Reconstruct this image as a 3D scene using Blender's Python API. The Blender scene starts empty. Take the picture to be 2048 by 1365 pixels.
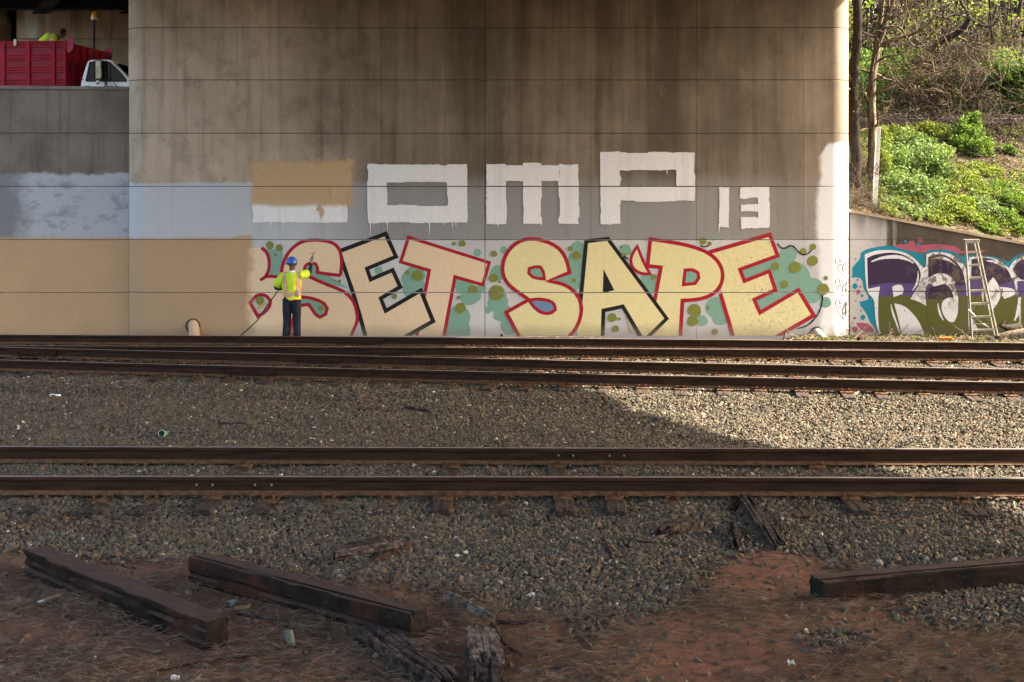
import bpy, bmesh, math, random
import numpy as np
from mathutils import Vector, Matrix, noise as mnoise
from mathutils.geometry import tessellate_polygon

R = math.radians
sc = bpy.context.scene
COL = sc.collection
rnd = random.Random(11)
rng = np.random.default_rng(11)

# ------------------------------------------------------------------ camera
F, YH, CZ, PX = 2518.0, 380.0, 3.3, 1024.0
cam_d = bpy.data.cameras.new('camera')
cam = bpy.data.objects.new('camera', cam_d); COL.objects.link(cam)
cam.location = (0, 0, CZ); cam.rotation_euler = (R(90), 0, 0)
cam_d.sensor_width = 36.0; cam_d.lens = F / 2048 * 36.0
cam_d.shift_y = -(682.5 - YH) / 2048
cam_d.clip_start = 0.1; cam_d.clip_end = 2000
sc.camera = cam

# ------------------------------------------------------------------ light
SUN_EL, SUN_AZ = 36.0, 5.0          # elevation; degrees from +X towards +Y
sdir = Vector((math.cos(R(SUN_EL)) * math.cos(R(SUN_AZ)), math.cos(R(SUN_EL)) * math.sin(R(SUN_AZ)), math.sin(R(SUN_EL))))
world = bpy.data.worlds.new('World'); sc.world = world; world.use_nodes = True
wn = world.node_tree.nodes; wl = world.node_tree.links
sky = wn.new('ShaderNodeTexSky'); sky.sky_type = 'NISHITA'; sky.sun_disc = False
sky.sun_elevation = R(SUN_EL); sky.sun_rotation = R(90 - SUN_AZ)
sky.air_density = 1.0; sky.dust_density = 5.0; sky.ozone_density = 0.3
bg = wn['Background']; bg.inputs[1].default_value = 0.115
wb = wn.new('ShaderNodeMix'); wb.data_type = 'RGBA'; wb.blend_type = 'MULTIPLY'; wb.inputs[0].default_value = 1.0
wb.inputs[7].default_value = (1.09, 1.0, 0.90, 1)      # the camera's white balance for open shade
wl.new(sky.outputs[0], wb.inputs[6]); wl.new(wb.outputs[2], bg.inputs[0])
sl = bpy.data.lights.new('sun', 'SUN'); sl.energy = 5.0; sl.angle = R(0.5); sl.color = (1.0, 0.90, 0.73)
sun = bpy.data.objects.new('sun', sl); COL.objects.link(sun)
sun.location = (30, 5, 30); sun.rotation_euler = sdir.to_track_quat('Z', 'Y').to_euler()
sc.view_settings.view_transform = 'Standard'; sc.view_settings.look = 'None'
sc.view_settings.gamma = 1.0; sc.view_settings.use_curve_mapping = False
sc.view_settings.exposure = 3.14
sc.cycles.max_bounces = 8; sc.cycles.diffuse_bounces = 5
sc.cycles.use_denoising = True

# ------------------------------------------------------------------ helpers
D = 28.9                                         # the pier's face
def W(px, py, y=D):                              # photo pixel -> place at a known distance
    return Vector(((px - PX) / F * y, y, CZ - (py - YH) / F * y))
def WX(px, y=D): return (px - PX) / F * y
def WZ(py, y=D): return CZ - (py - YH) / F * y
def Gp(px, py, z=-0.05):                         # ... on the ground at height z
    y = F * (CZ - z) / (py - YH)
    return Vector(((px - PX) / F * y, y, z))

def tag(o, label=None, cat=None, group=None, kind=None):
    if label: o['label'] = label
    if cat: o['category'] = cat
    if group: o['group'] = group
    if kind: o['kind'] = kind
    return o
def empty(name, loc=(0, 0, 0), rz=0.0):
    o = bpy.data.objects.new(name, None); COL.objects.link(o)
    o.location = loc; o.rotation_euler = (0, 0, rz); o.empty_display_size = 0.2
    return o
def link(name, me, mats=None, parent=None):
    if mats is not None:
        for m in (mats if isinstance(mats, (list, tuple)) else [mats]): me.materials.append(m)
    o = bpy.data.objects.new(name, me); COL.objects.link(o)
    if parent is not None: o.parent = parent
    return o
def copy_tree(o, parent=None):
    c = o.copy(); COL.objects.link(c)
    if parent is not None: c.parent = parent
    for ch in list(o.children): copy_tree(ch, c)
    return c

class MB:
    def __init__(s): s.v = []; s.f = []; s.m = []
    def add(s, vs, fs, mi=0):
        b = len(s.v); s.v.extend([tuple(v) for v in vs]); s.f.extend([tuple(i + b for i in f) for f in fs]); s.m.extend([mi] * len(fs)); return s
    def box(s, c, size, rot=None, mi=0, taper=None):
        hx, hy, hz = size[0] / 2, size[1] / 2, size[2] / 2
        vs = []
        for z in (-1, 1):
            k = 1.0 if (taper is None or z < 0) else taper
            for y in (-1, 1):
                for x in (-1, 1): vs.append(Vector((x * hx * k, y * hy * k, z * hz)))
        if rot is not None: vs = [rot @ v for v in vs]
        c = Vector(c); vs = [v + c for v in vs]
        return s.add(vs, [(0, 2, 3, 1), (4, 5, 7, 6), (0, 1, 5, 4), (2, 6, 7, 3), (0, 4, 6, 2), (1, 3, 7, 5)], mi)
    def bar(s, a, b, w, h, mi=0, up=Vector((0, 0, 1))):
        a = Vector(a); b = Vector(b); d = b - a; L = d.length; d.normalize()
        sx = d.cross(up)
        if sx.length < 1e-4: sx = d.cross(Vector((0, 1, 0)))
        sx.normalize(); uz = sx.cross(d)
        rot = Matrix((d, sx, uz)).transposed()
        return s.box((a + b) / 2, (L, w, h), rot, mi)
    def tube(s, pts, rad, n=8, mi=0, cap=True, ell=None):
        pts = [Vector(p) for p in pts]; k = len(pts)
        if not isinstance(rad, (list, tuple)): rad = [rad] * k
        vs = []; ref = None
        for i, p in enumerate(pts):
            t = (pts[min(i + 1, k - 1)] - pts[max(i - 1, 0)])
            if t.length < 1e-9: t = Vector((0, 0, 1))
            t.normalize()
            if ell is not None: ref = Vector(ell)
            elif ref is None: ref = Vector((0, 0, 1)) if abs(t.z) < 0.8 else Vector((1, 0, 0))
            u = (ref - t * ref.dot(t))
            if u.length < 1e-4: u = t.orthogonal()
            u.normalize(); w = t.cross(u); ref = u
            ra, rb = rad[i] if isinstance(rad[i], (list, tuple)) else (rad[i], rad[i])
            for j in range(n):
                a = 2 * math.pi * j / n
                vs.append(p + u * (math.cos(a) * ra) + w * (math.sin(a) * rb))
        fs = []
        for i in range(k - 1):
            for j in range(n):
                j2 = (j + 1) % n
                fs.append((i * n + j, i * n + j2, (i + 1) * n + j2, (i + 1) * n + j))
        if cap: fs.append(tuple(range(n - 1, -1, -1))); fs.append(tuple((k - 1) * n + j for j in range(n)))
        return s.add(vs, fs, mi)
    def ell(s, c, r, n=12, m=8, rot=None, mi=0):
        c = Vector(c); r = r if isinstance(r, (list, tuple)) else (r, r, r)
        vs = []; fs = []
        for i in range(m + 1):
            th = math.pi * i / m
            for j in range(n):
                ph = 2 * math.pi * j / n
                v = Vector((r[0] * math.sin(th) * math.cos(ph), r[1] * math.sin(th) * math.sin(ph), r[2] * math.cos(th)))
                vs.append((rot @ v if rot is not None else v) + c)
        for i in range(m):
            for j in range(n):
                j2 = (j + 1) % n; fs.append((i * n + j, (i + 1) * n + j, (i + 1) * n + j2, i * n + j2))
        return s.add(vs, fs, mi)
    def lathe(s, c, prof, n=16, axis=None, mi=0):
        c = Vector(c); q = Vector((0, 0, 1)).rotation_difference(Vector(axis)) if axis is not None else None
        vs = []; fs = []
        for (r, z) in prof:
            for j in range(n):
                a = 2 * math.pi * j / n; v = Vector((r * math.cos(a), r * math.sin(a), z))
                vs.append((q @ v if q is not None else v) + c)
        for i in range(len(prof) - 1):
            for j in range(n):
                j2 = (j + 1) % n; fs.append((i * n + j, i * n + j2, (i + 1) * n + j2, (i + 1) * n + j))
        return s.add(vs, fs, mi)
    def prism(s, poly, y0, y1, mi=0):            # (x,z) polygon between two y planes
        k = len(poly)
        vs = [(x, y0, z) for x, z in poly] + [(x, y1, z) for x, z in poly]
        tris = tessellate_polygon([[Vector((x, z, 0)) for x, z in poly]])
        fs = [tuple(t) for t in tris] + [tuple(i + k for i in t[::-1]) for t in tris]
        fs += [(i, (i + 1) % k, (i + 1) % k + k, i + k) for i in range(k)]
        return s.add(vs, fs, mi)
    def mesh(s, name, smooth=None, clean=True):
        me = bpy.data.meshes.new(name); me.from_pydata(s.v, [], s.f)
        me.polygons.foreach_set('material_index', s.m)
        if clean:
            bm = bmesh.new(); bm.from_mesh(me)
            bmesh.ops.remove_doubles(bm, verts=bm.verts, dist=1e-5)
            bmesh.ops.recalc_face_normals(bm, faces=bm.faces); bm.to_mesh(me); bm.free()
        me.update()
        if smooth is not None:
            me.polygons.foreach_set('use_smooth', [True] * len(me.polygons))
            me.set_sharp_from_angle(angle=R(smooth))
        return me
    def build(s, name, mats, parent=None, smooth=None, bevel=0.0, clean=True):
        o = link(name, s.mesh(name, smooth, clean), mats, parent)
        if bevel:
            b = o.modifiers.new('bevel', 'BEVEL'); b.width = bevel; b.segments = 2; b.limit_method = 'ANGLE'; b.angle_limit = R(35)
        return o
def np_mesh(name, V, Fc, mats, parent=None, mi=None, smooth=False):   # quads / tris from arrays
    me = bpy.data.meshes.new(name); n = Fc.shape[1]
    me.vertices.add(len(V)); me.vertices.foreach_set('co', np.asarray(V, np.float32).ravel())
    me.loops.add(Fc.size); me.loops.foreach_set('vertex_index', Fc.astype(np.int32).ravel())
    me.polygons.add(len(Fc)); me.polygons.foreach_set('loop_start', np.arange(0, Fc.size, n, dtype=np.int32))
    if mi is not None: me.polygons.foreach_set('material_index', np.asarray(mi, np.int32))
    if smooth: me.polygons.foreach_set('use_smooth', np.ones(len(Fc), bool))
    me.update(calc_edges=True)
    return link(name, me, mats, parent)

# ------------------------------------------------------------------ node helper
class NT:
    def __init__(s, tree): s.t = tree; s.n = tree.nodes; s.l = tree.links
    def put(s, sock, v):
        if v is None: return
        if hasattr(v, 'is_output'): s.l.new(v, sock)
        else:
            if isinstance(v, (tuple, list)) and sock.type == 'RGBA' and len(v) == 3: v = (*v, 1)
            sock.default_value = v
    def math(s, op, a, b=None, c=None, clamp=False):
        n = s.n.new('ShaderNodeMath'); n.operation = op; n.use_clamp = clamp
        for i, v in enumerate((a, b, c)): s.put(n.inputs[i], v)
        return n.outputs[0]
    def mix(s, f, a, b, mode='MIX'):
        n = s.n.new('ShaderNodeMix'); n.data_type = 'RGBA'; n.blend_type = mode
        s.put(n.inputs[0], f); s.put(n.inputs[6], a); s.put(n.inputs[7], b); return n.outputs[2]
    def mapr(s, v, a, b, c=0.0, d=1.0, smooth=True):
        n = s.n.new('ShaderNodeMapRange'); n.interpolation_type = 'SMOOTHSTEP' if smooth else 'LINEAR'
        for i, x in enumerate((v, a, b, c, d)): s.put(n.inputs[i], x)
        return n.outputs[0]
    def noise(s, vec, scale=1.0, detail=4.0, rough=0.55, dist=0.0, color=False):
        n = s.n.new('ShaderNodeTexNoise'); s.put(n.inputs['Vector'], vec)
        n.inputs['Scale'].default_value = scale; n.inputs['Detail'].default_value = detail
        n.inputs['Roughness'].default_value = rough; n.inputs['Distortion'].default_value = dist
        return n.outputs[1 if color else 0]
    def voro(s, vec, scale, out='Distance', feat='F1'):
        n = s.n.new('ShaderNodeTexVoronoi'); n.feature = feat; s.put(n.inputs['Vector'], vec); n.inputs['Scale'].default_value = scale
        return n.outputs[out]
    def vscale(s, vec, sx, sy, sz):
        n = s.n.new('ShaderNodeVectorMath'); n.operation = 'MULTIPLY'; s.put(n.inputs[0], vec); n.inputs[1].default_value = (sx, sy, sz); return n.outputs[0]
    def obj(s):
        return s.n.new('ShaderNodeTexCoord').outputs['Object']
    def sep(s, vec):
        n = s.n.new('ShaderNodeSeparateXYZ'); s.put(n.inputs[0], vec); return n.outputs
    def ramp(s, f, stops, const=False):
        n = s.n.new('ShaderNodeValToRGB'); s.put(n.inputs[0], f); cr = n.color_ramp
        if const: cr.interpolation = 'CONSTANT'
        while len(cr.elements) < len(stops): cr.elements.new(0.5)
        for e, (p, c) in zip(cr.elements, stops): e.position = p; e.color = (*c, 1)
        return n.outputs[0]
    def bump(s, h, st=0.3, d=0.02):
        n = s.n.new('ShaderNodeBump'); n.inputs['Strength'].default_value = st; n.inputs['Distance'].default_value = d; s.put(n.inputs['Height'], h); return n.outputs[0]
def material(name, fn=None, color=None, rough=0.8, metal=0.0, spec=0.15):
    m = bpy.data.materials.new(name); m.use_nodes = True
    b = m.node_tree.nodes['Principled BSDF']; nt = NT(m.node_tree)
    b.inputs['Roughness'].default_value = rough; b.inputs['Metallic'].default_value = metal
    b.inputs['Specular IOR Level'].default_value = spec
    if color is not None: b.inputs['Base Color'].default_value = (*color, 1)
    if fn: fn(nt, b)
    return m
def mottled(name, c1, c2, scale=6.0, rough=0.85, bump=0.2, bd=0.01, stretch=(1, 1, 1), metal=0.0, spec=0.10, detail=6.0):
    def fn(nt, b):
        v = nt.vscale(nt.obj(), *stretch)
        n = nt.noise(v, scale, detail, 0.6)
        nt.put(b.inputs['Base Color'], nt.mix(nt.mapr(n, 0.32, 0.68), c1, c2))
        if bump: nt.put(b.inputs['Normal'], nt.bump(nt.noise(v, scale * 4, 5, 0.6), bump, bd))
    return material(name, fn, rough=rough, metal=metal, spec=spec)
def lin(*c):                                     # 8-bit colour -> linear
    return tuple(((x / 255) / 12.92 if x / 255 <= 0.04045 else ((x / 255 + 0.055) / 1.055) ** 2.4) for x in c)

M = {}
M['rust'] = mottled('rail_rust', (0.017, 0.0095, 0.0062), (0.038, 0.020, 0.0125), 7, 0.8, 0.25, 0.004, (0.3, 3, 3))
M['rust_light'] = mottled('plate_rust', (0.060, 0.033, 0.019), (0.125, 0.068, 0.038), 14, 0.85, 0.3, 0.004)
M['railtop'] = mottled('rail_running_surface', (0.16, 0.13, 0.115), (0.24, 0.2, 0.18), 5, 0.38, 0.05, 0.002, (0.2, 6, 1), metal=0.55, spec=0.5)
M['tie'] = mottled('creosote_timber', (0.015, 0.011, 0.0095), (0.050, 0.036, 0.029), 5, 0.88, 0.6, 0.012, (7, 0.7, 7))
M['iron'] = mottled('dark_steel', (0.012, 0.012, 0.014), (0.03, 0.028, 0.028), 2, 0.6, 0.05)
M['bark'] = mottled('bark_grey_brown', (0.018, 0.014, 0.011), (0.062, 0.048, 0.037), 9, 0.95, 0.9, 0.03, (3, 3, 0.7))
M['bark_pale'] = mottled('bark_pale', (0.075, 0.058, 0.042), (0.20, 0.16, 0.115), 7, 0.92, 0.6, 0.02, (3, 3, 0.8))
M['bark_dark_shade'] = mottled('bark_dark_shade', (0.008, 0.006, 0.005), (0.030, 0.023, 0.018), 9, 0.95, 0.9, 0.03, (3, 3, 0.7))  # shade on the pier-side trunk is put into this colour; wood trunks share it
M['bark_mid'] = mottled('bark_mid', (0.03, 0.023, 0.018), (0.16, 0.125, 0.09), 6, 0.95, 0.8, 0.03, (3, 3, 0.7))
M['twig'] = mottled('twig', (0.030, 0.021, 0.014), (0.125, 0.092, 0.062), 3.0, 0.95, 0)
# ------------------------------------------------------------------ things built in world coordinates
_world = set()
def thing(name, label, cat, loc=(0, 0, 0), group=None, world=True, rz=0.0):
    o = empty(name, loc, rz); tag(o, label, cat, group)
    if world: _world.add(o.name)
    return o
_link0 = link
def link(name, me, mats=None, parent=None):
    o = _link0(name, me, mats, parent)
    if parent is not None and parent.name in _world: o.matrix_parent_inverse = parent.matrix_basis.inverted()
    return o

def fbm(x, y, s=1.0, o=3): return mnoise.fractal(Vector((x * s, y * s, 3.7)), 0.8, 2.0, o)

# ------------------------------------------------------------------ ground
_yk = [-80, 6, 9, 10.5, 11.5, 12.4, 12.95, 15.0, 15.9, 17.0, 40]
_zk = [-.10, -.08, -.06, -.05, -.02, .0, .05, .082, .02, -.02, -.02]
_bk = [-3, -1.35, -0.75, 6.6, 7.6, 9.3, 12]
_bz = [-.02, -.02, .06, .06, -.04, -.08, -.08]
def t2near(x): return 20.75 - 0.135 * (x + 1.0)
def gz0(x, y):
    if y < 17: return float(np.interp(y, _yk, _zk))
    z = float(np.interp(y - t2near(x), _bk, _bz))
    if y > 26.6 and x < 6.6: z -= .15 * min(1, (y - 26.6) / .8) * min(1, (6.6 - x) / .8)
    return z
def gz(x, y):
    if abs(x) > 18 or y < 5 or y > 30: return gz0(x, y)
    return gz0(x, y) + 0.035 * fbm(x, y, 0.9) + 0.012 * fbm(x + 9, y, 4.0, 2)
_bx = [0, 240, 400, 600, 700, 850, 1000, 1150, 1250, 1330, 1400, 1450, 1500, 1640, 1700, 1850, 1960, 2048]
_by = [1108, 1128, 1140, 1150, 1165, 1180, 1210, 1240, 1222, 1200, 1155, 1135, 1118, 1108, 1150, 1195, 1200, 1185]
def gravel(x, y):                                  # 0 soil .. 1 ballast
    px = PX + x / y * F; by = float(np.interp(px, _bx, _by)); yb = F * 3.35 / (by - YH)
    w = y - yb + 0.28 * fbm(x, y, 1.3) + 0.1 * fbm(x, y, 5.0)
    g = min(1, max(0, (w + 0.10) / 0.30))
    for (qx, qy, r) in ((2.42, 9.42, .22), (3.55, 10.05, .42), (3.95, 10.0, .4), (0.62, 9.6, .15)):
        d = math.hypot(x - qx, (y - qy)) + 0.1 * fbm(x, y, 3)
        g = max(g, min(1, max(0, (r - d) / .12)) * 0.85)
    if y > 12.1 and y < 12.75 and x < -3.6: g *= 0.25 + 0.4 * max(0, fbm(x, y, 2))   # a dusty strip beside the near rail
    return g
def axis(parts):
    out = []
    for a, b, st in parts: out += list(np.arange(a, b - 1e-6, st))
    return np.array(out + [parts[-1][1]])
def heightgrid(xs, ys, zf):
    X, Y = np.meshgrid(xs, ys); Z = np.array([[zf(x, y) for x in xs] for y in ys])
    V = np.stack([X, Y, Z], -1).reshape(-1, 3); nx, ny = len(xs), len(ys)
    i = np.arange(ny - 1)[:, None] * nx + np.arange(nx - 1)[None]
    Fc = np.stack([i, i + 1, i + nx + 1, i + nx], -1).reshape(-1, 4)
    return V, Fc
def soil(nt, b):
    o = nt.obj(); at = nt.n.new('ShaderNodeAttribute'); at.attribute_name = 'gravel'
    n1 = nt.noise(o, 1.1, 6, 0.62); n2 = nt.noise(o, 9, 6, 0.65); n3 = nt.noise(nt.vscale(o, 1, 2.6, 1), 38, 4, 0.7)
    red = nt.mix(n2, (0.108, 0.046, 0.031), (0.20, 0.096, 0.066))
    duff = nt.mix(nt.mapr(n3, .3, .7), (0.032, 0.023, 0.0145), (0.112, 0.076, 0.050))
    at2 = nt.n.new('ShaderNodeAttribute'); at2.attribute_name = 'red'
    c = nt.mix(nt.math('MULTIPLY', at2.outputs['Fac'], nt.mapr(n2, .35, .62, .25, 1)), duff, red)
    fines = nt.mix(n3, (0.016, 0.013, 0.010), (0.050, 0.041, 0.032))
    c = nt.mix(at.outputs['Fac'], c, fines)
    nt.put(b.inputs['Base Color'], c)
    nt.put(b.inputs['Normal'], nt.bump(nt.math('ADD', n3, n2), 0.9, 0.03))
M['soil'] = material('trackside_soil', soil, rough=0.95, spec=0.05)
xs = axis([(-260, -40, 20), (-40, -15, 2.5), (-15, 15, .12), (15, 40, 2.5), (40, 260, 20)])
ys = axis([(-160, -20, 20), (-20, 6, 2), (6, 29.4, .11)])
V, Fc = heightgrid(xs, ys, gz)
ground = np_mesh('ground', V, Fc, M['soil'], smooth=True); tag(ground, kind='structure')
def redness(x, y):
    px = PX + x / max(y, 1) * F; py = YH + F * 3.35 / max(y, 1); v = 0.48
    for (cx, cy, rx, ry, w) in ((1530, 1160, 150, 60, 1), (1440, 1310, 260, 70, 1), (1330, 1255, 180, 40, .7), (880, 1300, 60, 50, .9), (170, 1270, 180, 45, .8), (600, 1350, 160, 40, .6), (620, 1143, 60, 14, .9), (1800, 1340, 200, 40, .5), (1000, 1340, 300, 50, .5)):
        v = max(v, w * math.exp(-((px - cx) / rx) ** 2 - ((py - cy) / ry) ** 2) * 1.25)
    return min(1, v)
ga = ground.data.attributes.new('gravel', 'FLOAT', 'POINT'); ra = ground.data.attributes.new('red', 'FLOAT', 'POINT')
inn = (np.abs(V[:, 0]) < 15.1) & (V[:, 1] > 6)
gv = np.ones(len(V)); rv = np.full(len(V), .3)
for i in np.where(inn)[0]: gv[i] = gravel(V[i, 0], V[i, 1]); rv[i] = redness(V[i, 0], V[i, 1])
ga.data.foreach_set('value', gv.astype(np.float32)); ra.data.foreach_set('value', rv.astype(np.float32))

# crushed stone: one object, its stones scattered by geometry nodes over the bed
def stone_fn(nt, b):
    r = nt.n.new('ShaderNodeObjectInfo').outputs['Random']
    c = nt.ramp(r, [(0, (0.073, 0.064, 0.047)), (.16, (0.044, 0.037, 0.029)), (.30, (0.092, 0.073, 0.051)), (.44, (0.064, 0.063, 0.047)), (.58, (0.108, 0.093, 0.066)), (.72, (0.080, 0.060, 0.040)), (.84, (0.056, 0.046, 0.036)), (.95, (0.155, 0.123, 0.086)), (.976, (0.140, 0.074, 0.045)), (.991, (0.420, 0.394, 0.333))], True)
    n = nt.noise(nt.obj(), 2.2, 3)
    c = nt.mix(nt.mapr(n, .3, .75, 0, .55), c, (0.07, 0.056, 0.043))
    nt.put(b.inputs['Base Color'], c)
M['stone'] = material('crushed_stone', stone_fn, rough=0.9, spec=0.08)
stones = bpy.data.collections.new('crushed_stones')
for k in range(7):
    bm = bmesh.new(); bmesh.ops.create_icosphere(bm, subdivisions=1, radius=1)
    r_ = random.Random(100 + k); sx, sy, sz = r_.uniform(.95, 1.45), r_.uniform(.65, 1.0), r_.uniform(.36, .62)
    for v in bm.verts:
        j = r_.uniform(.66, 1.25); v.co = Vector((v.co.x * sx * j, v.co.y * sy * j, v.co.z * sz * j))
    me = bpy.data.meshes.new('stone'); bm.to_mesh(me); bm.free(); me.materials.append(M['stone'])
    stones.objects.link(bpy.data.objects.new('stone', me))
def scatter(name, coll, V, Fc, dens, smin, smax, seed, kind='stuff', label=None, tilt=math.pi):
    o = np_mesh(name, V, Fc, None); o.data.attributes.new('density', 'FLOAT', 'POINT').data.foreach_set('value', np.asarray(dens, np.float32))
    ng = bpy.data.node_groups.new(name, 'GeometryNodeTree')
    ng.interface.new_socket('Geometry', in_out='INPUT', socket_type='NodeSocketGeometry')
    ng.interface.new_socket('Geometry', in_out='OUTPUT', socket_type='NodeSocketGeometry')
    n = ng.nodes; l = ng.links; gi = n.new('NodeGroupInput'); go = n.new('NodeGroupOutput')
    na = n.new('GeometryNodeInputNamedAttribute'); na.data_type = 'FLOAT'; na.inputs['Name'].default_value = 'density'
    dp = n.new('GeometryNodeDistributePointsOnFaces'); dp.inputs['Seed'].default_value = seed
    l.new(gi.outputs[0], dp.inputs['Mesh']); l.new(na.outputs[0], dp.inputs['Density'])
    ci = n.new('GeometryNodeCollectionInfo'); ci.inputs['Collection'].default_value = coll
    ci.inputs['Separate Children'].default_value = True; ci.inputs['Reset Children'].default_value = True
    ip = n.new('GeometryNodeInstanceOnPoints'); ip.inputs['Pick Instance'].default_value = True
    l.new(dp.outputs['Points'], ip.inputs['Points']); l.new(ci.outputs[0], ip.inputs['Instance'])
    rr = n.new('FunctionNodeRandomValue'); rr.data_type = 'FLOAT_VECTOR'
    rr.inputs[0].default_value = (-tilt, -tilt, -math.pi); rr.inputs[1].default_value = (tilt, tilt, math.pi); rr.inputs['Seed'].default_value = seed + 1
    l.new(rr.outputs[0], ip.inputs['Rotation'])
    rs = n.new('FunctionNodeRandomValue'); rs.data_type = 'FLOAT'; rs.inputs[2].default_value = 0; rs.inputs[3].default_value = 1; rs.inputs['Seed'].default_value = seed + 2
    p2 = n.new('ShaderNodeMath'); p2.operation = 'POWER'; p2.inputs[1].default_value = 1.7; l.new(rs.outputs[1], p2.inputs[0])
    mr = n.new('ShaderNodeMapRange'); mr.inputs[3].default_value = smin; mr.inputs[4].default_value = smax; l.new(p2.outputs[0], mr.inputs[0])
    l.new(mr.outputs[0], ip.inputs['Scale']); l.new(ip.outputs[0], go.inputs[0])
    md = o.modifiers.new('scatter', 'NODES'); md.node_group = ng
    tag(o, label, kind=kind); return o
bx = axis([(-13, 13, .2)]); by_ = axis([(8.2, 28.9, .2)])
BV, BF = heightgrid(bx, by_, lambda x, y: gz(x, y) + .004)
dens = []
for x, y, z in BV:
    if abs(x) > .415 * y + 1.3: dens.append(0); continue
    g = gravel(x, y); d = float(np.interp(y, [8, 14, 20, 29], [1600, 1450, 1100, 850]))
    d *= 0.03 + 0.97 * g
    if y > 26.2: d *= .55
    dens.append(d)
ballast = scatter('ballast', stones, BV, BF, dens,     .016, .039, 3, tilt=1.15, label='grey crushed stone ballast lying between and beside the tracks')

# ------------------------------------------------------------------ concrete shaders
def xr(px): return (px - PX) / F * D
def zr(py): return CZ - (py - YH) / F * D
def pier_paint(nt, b, col=None, chips=0.0, fade=0.12):
    o = nt.obj(); x, y, z = nt.sep(o)
    streak = nt.noise(nt.vscale(o, 4.2, 1, .16), 1, 6, .65)
    streak2 = nt.noise(nt.vscale(o, 1.5, 1, .10), 1, 5, .6)
    cloud = nt.noise(o, .55, 5, .6); fine = nt.noise(o, 42, 3, .6); wob = nt.noise(o, 2.3, 5, .6); wob2 = nt.noise(o, 7, 4, .65)
    wc = nt.math('SUBTRACT', wob, .5); wc2 = nt.math('SUBTRACT', wob2, .5)
    pit = nt.mapr(nt.noise(o, 19, 2, .5), .70, .76)
    if col is None:
        c = nt.mix(nt.mapr(cloud, .35, .65), (0.52, 0.42, 0.325), (0.42, 0.335, 0.255))
        dk = nt.math('MULTIPLY', nt.mapr(nt.math('ADD', x, nt.math('MULTIPLY', wc, 2.5)), -6.0, -2.6), nt.mapr(x, 3.4, 6.6, 1, .80))
        dk = nt.math('MULTIPLY', dk, nt.mapr(nt.math('ADD', streak2, nt.math('MULTIPLY', cloud, .5)), .5, .95, .55, 1.0))
        c = nt.mix(nt.math('MULTIPLY', dk, .92), c, (0.088, 0.071, 0.053))
        bl = nt.noise(nt.vscale(o, 1.3, 1, 1.0), 1.5, 7, .72); c = nt.mix(nt.mapr(bl, .48, .66, 0, .34), c, (0.10, 0.082, 0.062)); c = nt.mix(nt.mapr(bl, .46, .30, 0, .22), c, (0.38, 0.315, 0.245))
        c = nt.mix(nt.mapr(streak, .46, .78, 0, .55), c, (0.07, 0.056, 0.043))
        c = nt.mix(nt.mapr(streak2, .55, .30, 0, .28), c, (0.33, 0.27, 0.2))
        pale = nt.math('MULTIPLY', nt.mapr(nt.noise(nt.vscale(o, 3.0, 1, .7), 1, 6, .7), .60, .75, 0, .22), dk)
        c = nt.mix(pale, c, (0.34, 0.29, 0.22))
        c = nt.mix(nt.math('MULTIPLY', nt.n.new('ShaderNodeObjectInfo').outputs['Random'], .16), c, (0.09, 0.075, 0.06))
        # blue-grey band of overpaint
        zt = nt.math('ADD', z, nt.math('MULTIPLY', wc, .22))
        soft = nt.mapr(x, -5.0, -1.5, .035, .34)
        up = nt.math('SUBTRACT', 1.0, nt.mapr(nt.math('SUBTRACT', zt, 3.46), nt.math('MULTIPLY', soft, -1.0), soft))
        up = nt.math('MULTIPLY', up, nt.mapr(x, 5.2, 6.9, 1, .55))
        blue = nt.mix(nt.mapr(x, -5.2, -2.6), (0.465, 0.485, 0.52), (0.275, 0.275, 0.28))
        blue = nt.mix(nt.mapr(streak, .5, .8, 0, .3), blue, (0.15, 0.14, 0.13))
        blue = nt.mix(nt.mapr(x, 2.5, 6.0, 0, .6), blue, (0.31, 0.285, 0.26))
        c = nt.mix(nt.math('MULTIPLY', up, .93), c, blue)
        # pale ground coat under the lettering
        base = nt.mix(nt.mapr(cloud, .35, .7), (0.48, 0.475, 0.49), (0.56, 0.555, 0.56))
        c = nt.mix(nt.mapr(nt.math('ADD', z, nt.math('MULTIPLY', wc, .12)), 2.17, 2.13), c, base)
        # white coat on the rounded end
        we = nt.math('ADD', nt.math('SUBTRACT', x, nt.math('MULTIPLY', nt.math('ABSOLUTE', nt.math('SUBTRACT', z, 2.4)), .04)), nt.math('MULTIPLY', wc, .3))
        wm = nt.math('MULTIPLY', nt.mapr(we, 6.92, 7.1), nt.mapr(nt.math('ADD', z, nt.math('MULTIPLY', nt.mapr(x, 7.3, 7.0), .3)), 4.42, 4.3))
        c = nt.mix(nt.math('MULTIPLY', wm, .95), c, (0.76, 0.77, 0.78))
    else:
        c = nt.mix(nt.mapr(cloud, .3, .75, 0, .25), col, tuple(v * .82 for v in col))
        c = nt.mix(nt.mapr(nt.noise(nt.vscale(o, 6, 1, 2), 2.0, 4, .7), .5, .85, 0, .35), c, tuple(min(1, v * 1.22 + .001) for v in col))
        c = nt.mix(nt.mapr(streak, .5, .85, 0, fade), c, tuple(v * .45 for v in col))
        if chips:
            rg = nt.math('MULTIPLY', nt.mapr(x, 4.7, 5.5), nt.mapr(x, 6.75, 6.3))
            cm = nt.math('MULTIPLY', nt.mapr(nt.noise(nt.vscale(o, 1.2, 1, 1), 15, 5, .72, 1.2), .585, .625), rg)
            c = nt.mix(nt.math('MULTIPLY', cm, chips), c, nt.mix(nt.mapr(wob2, .42, .58), (0.23, 0.19, 0.13), (0.10, 0.15, 0.115)))
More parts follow.
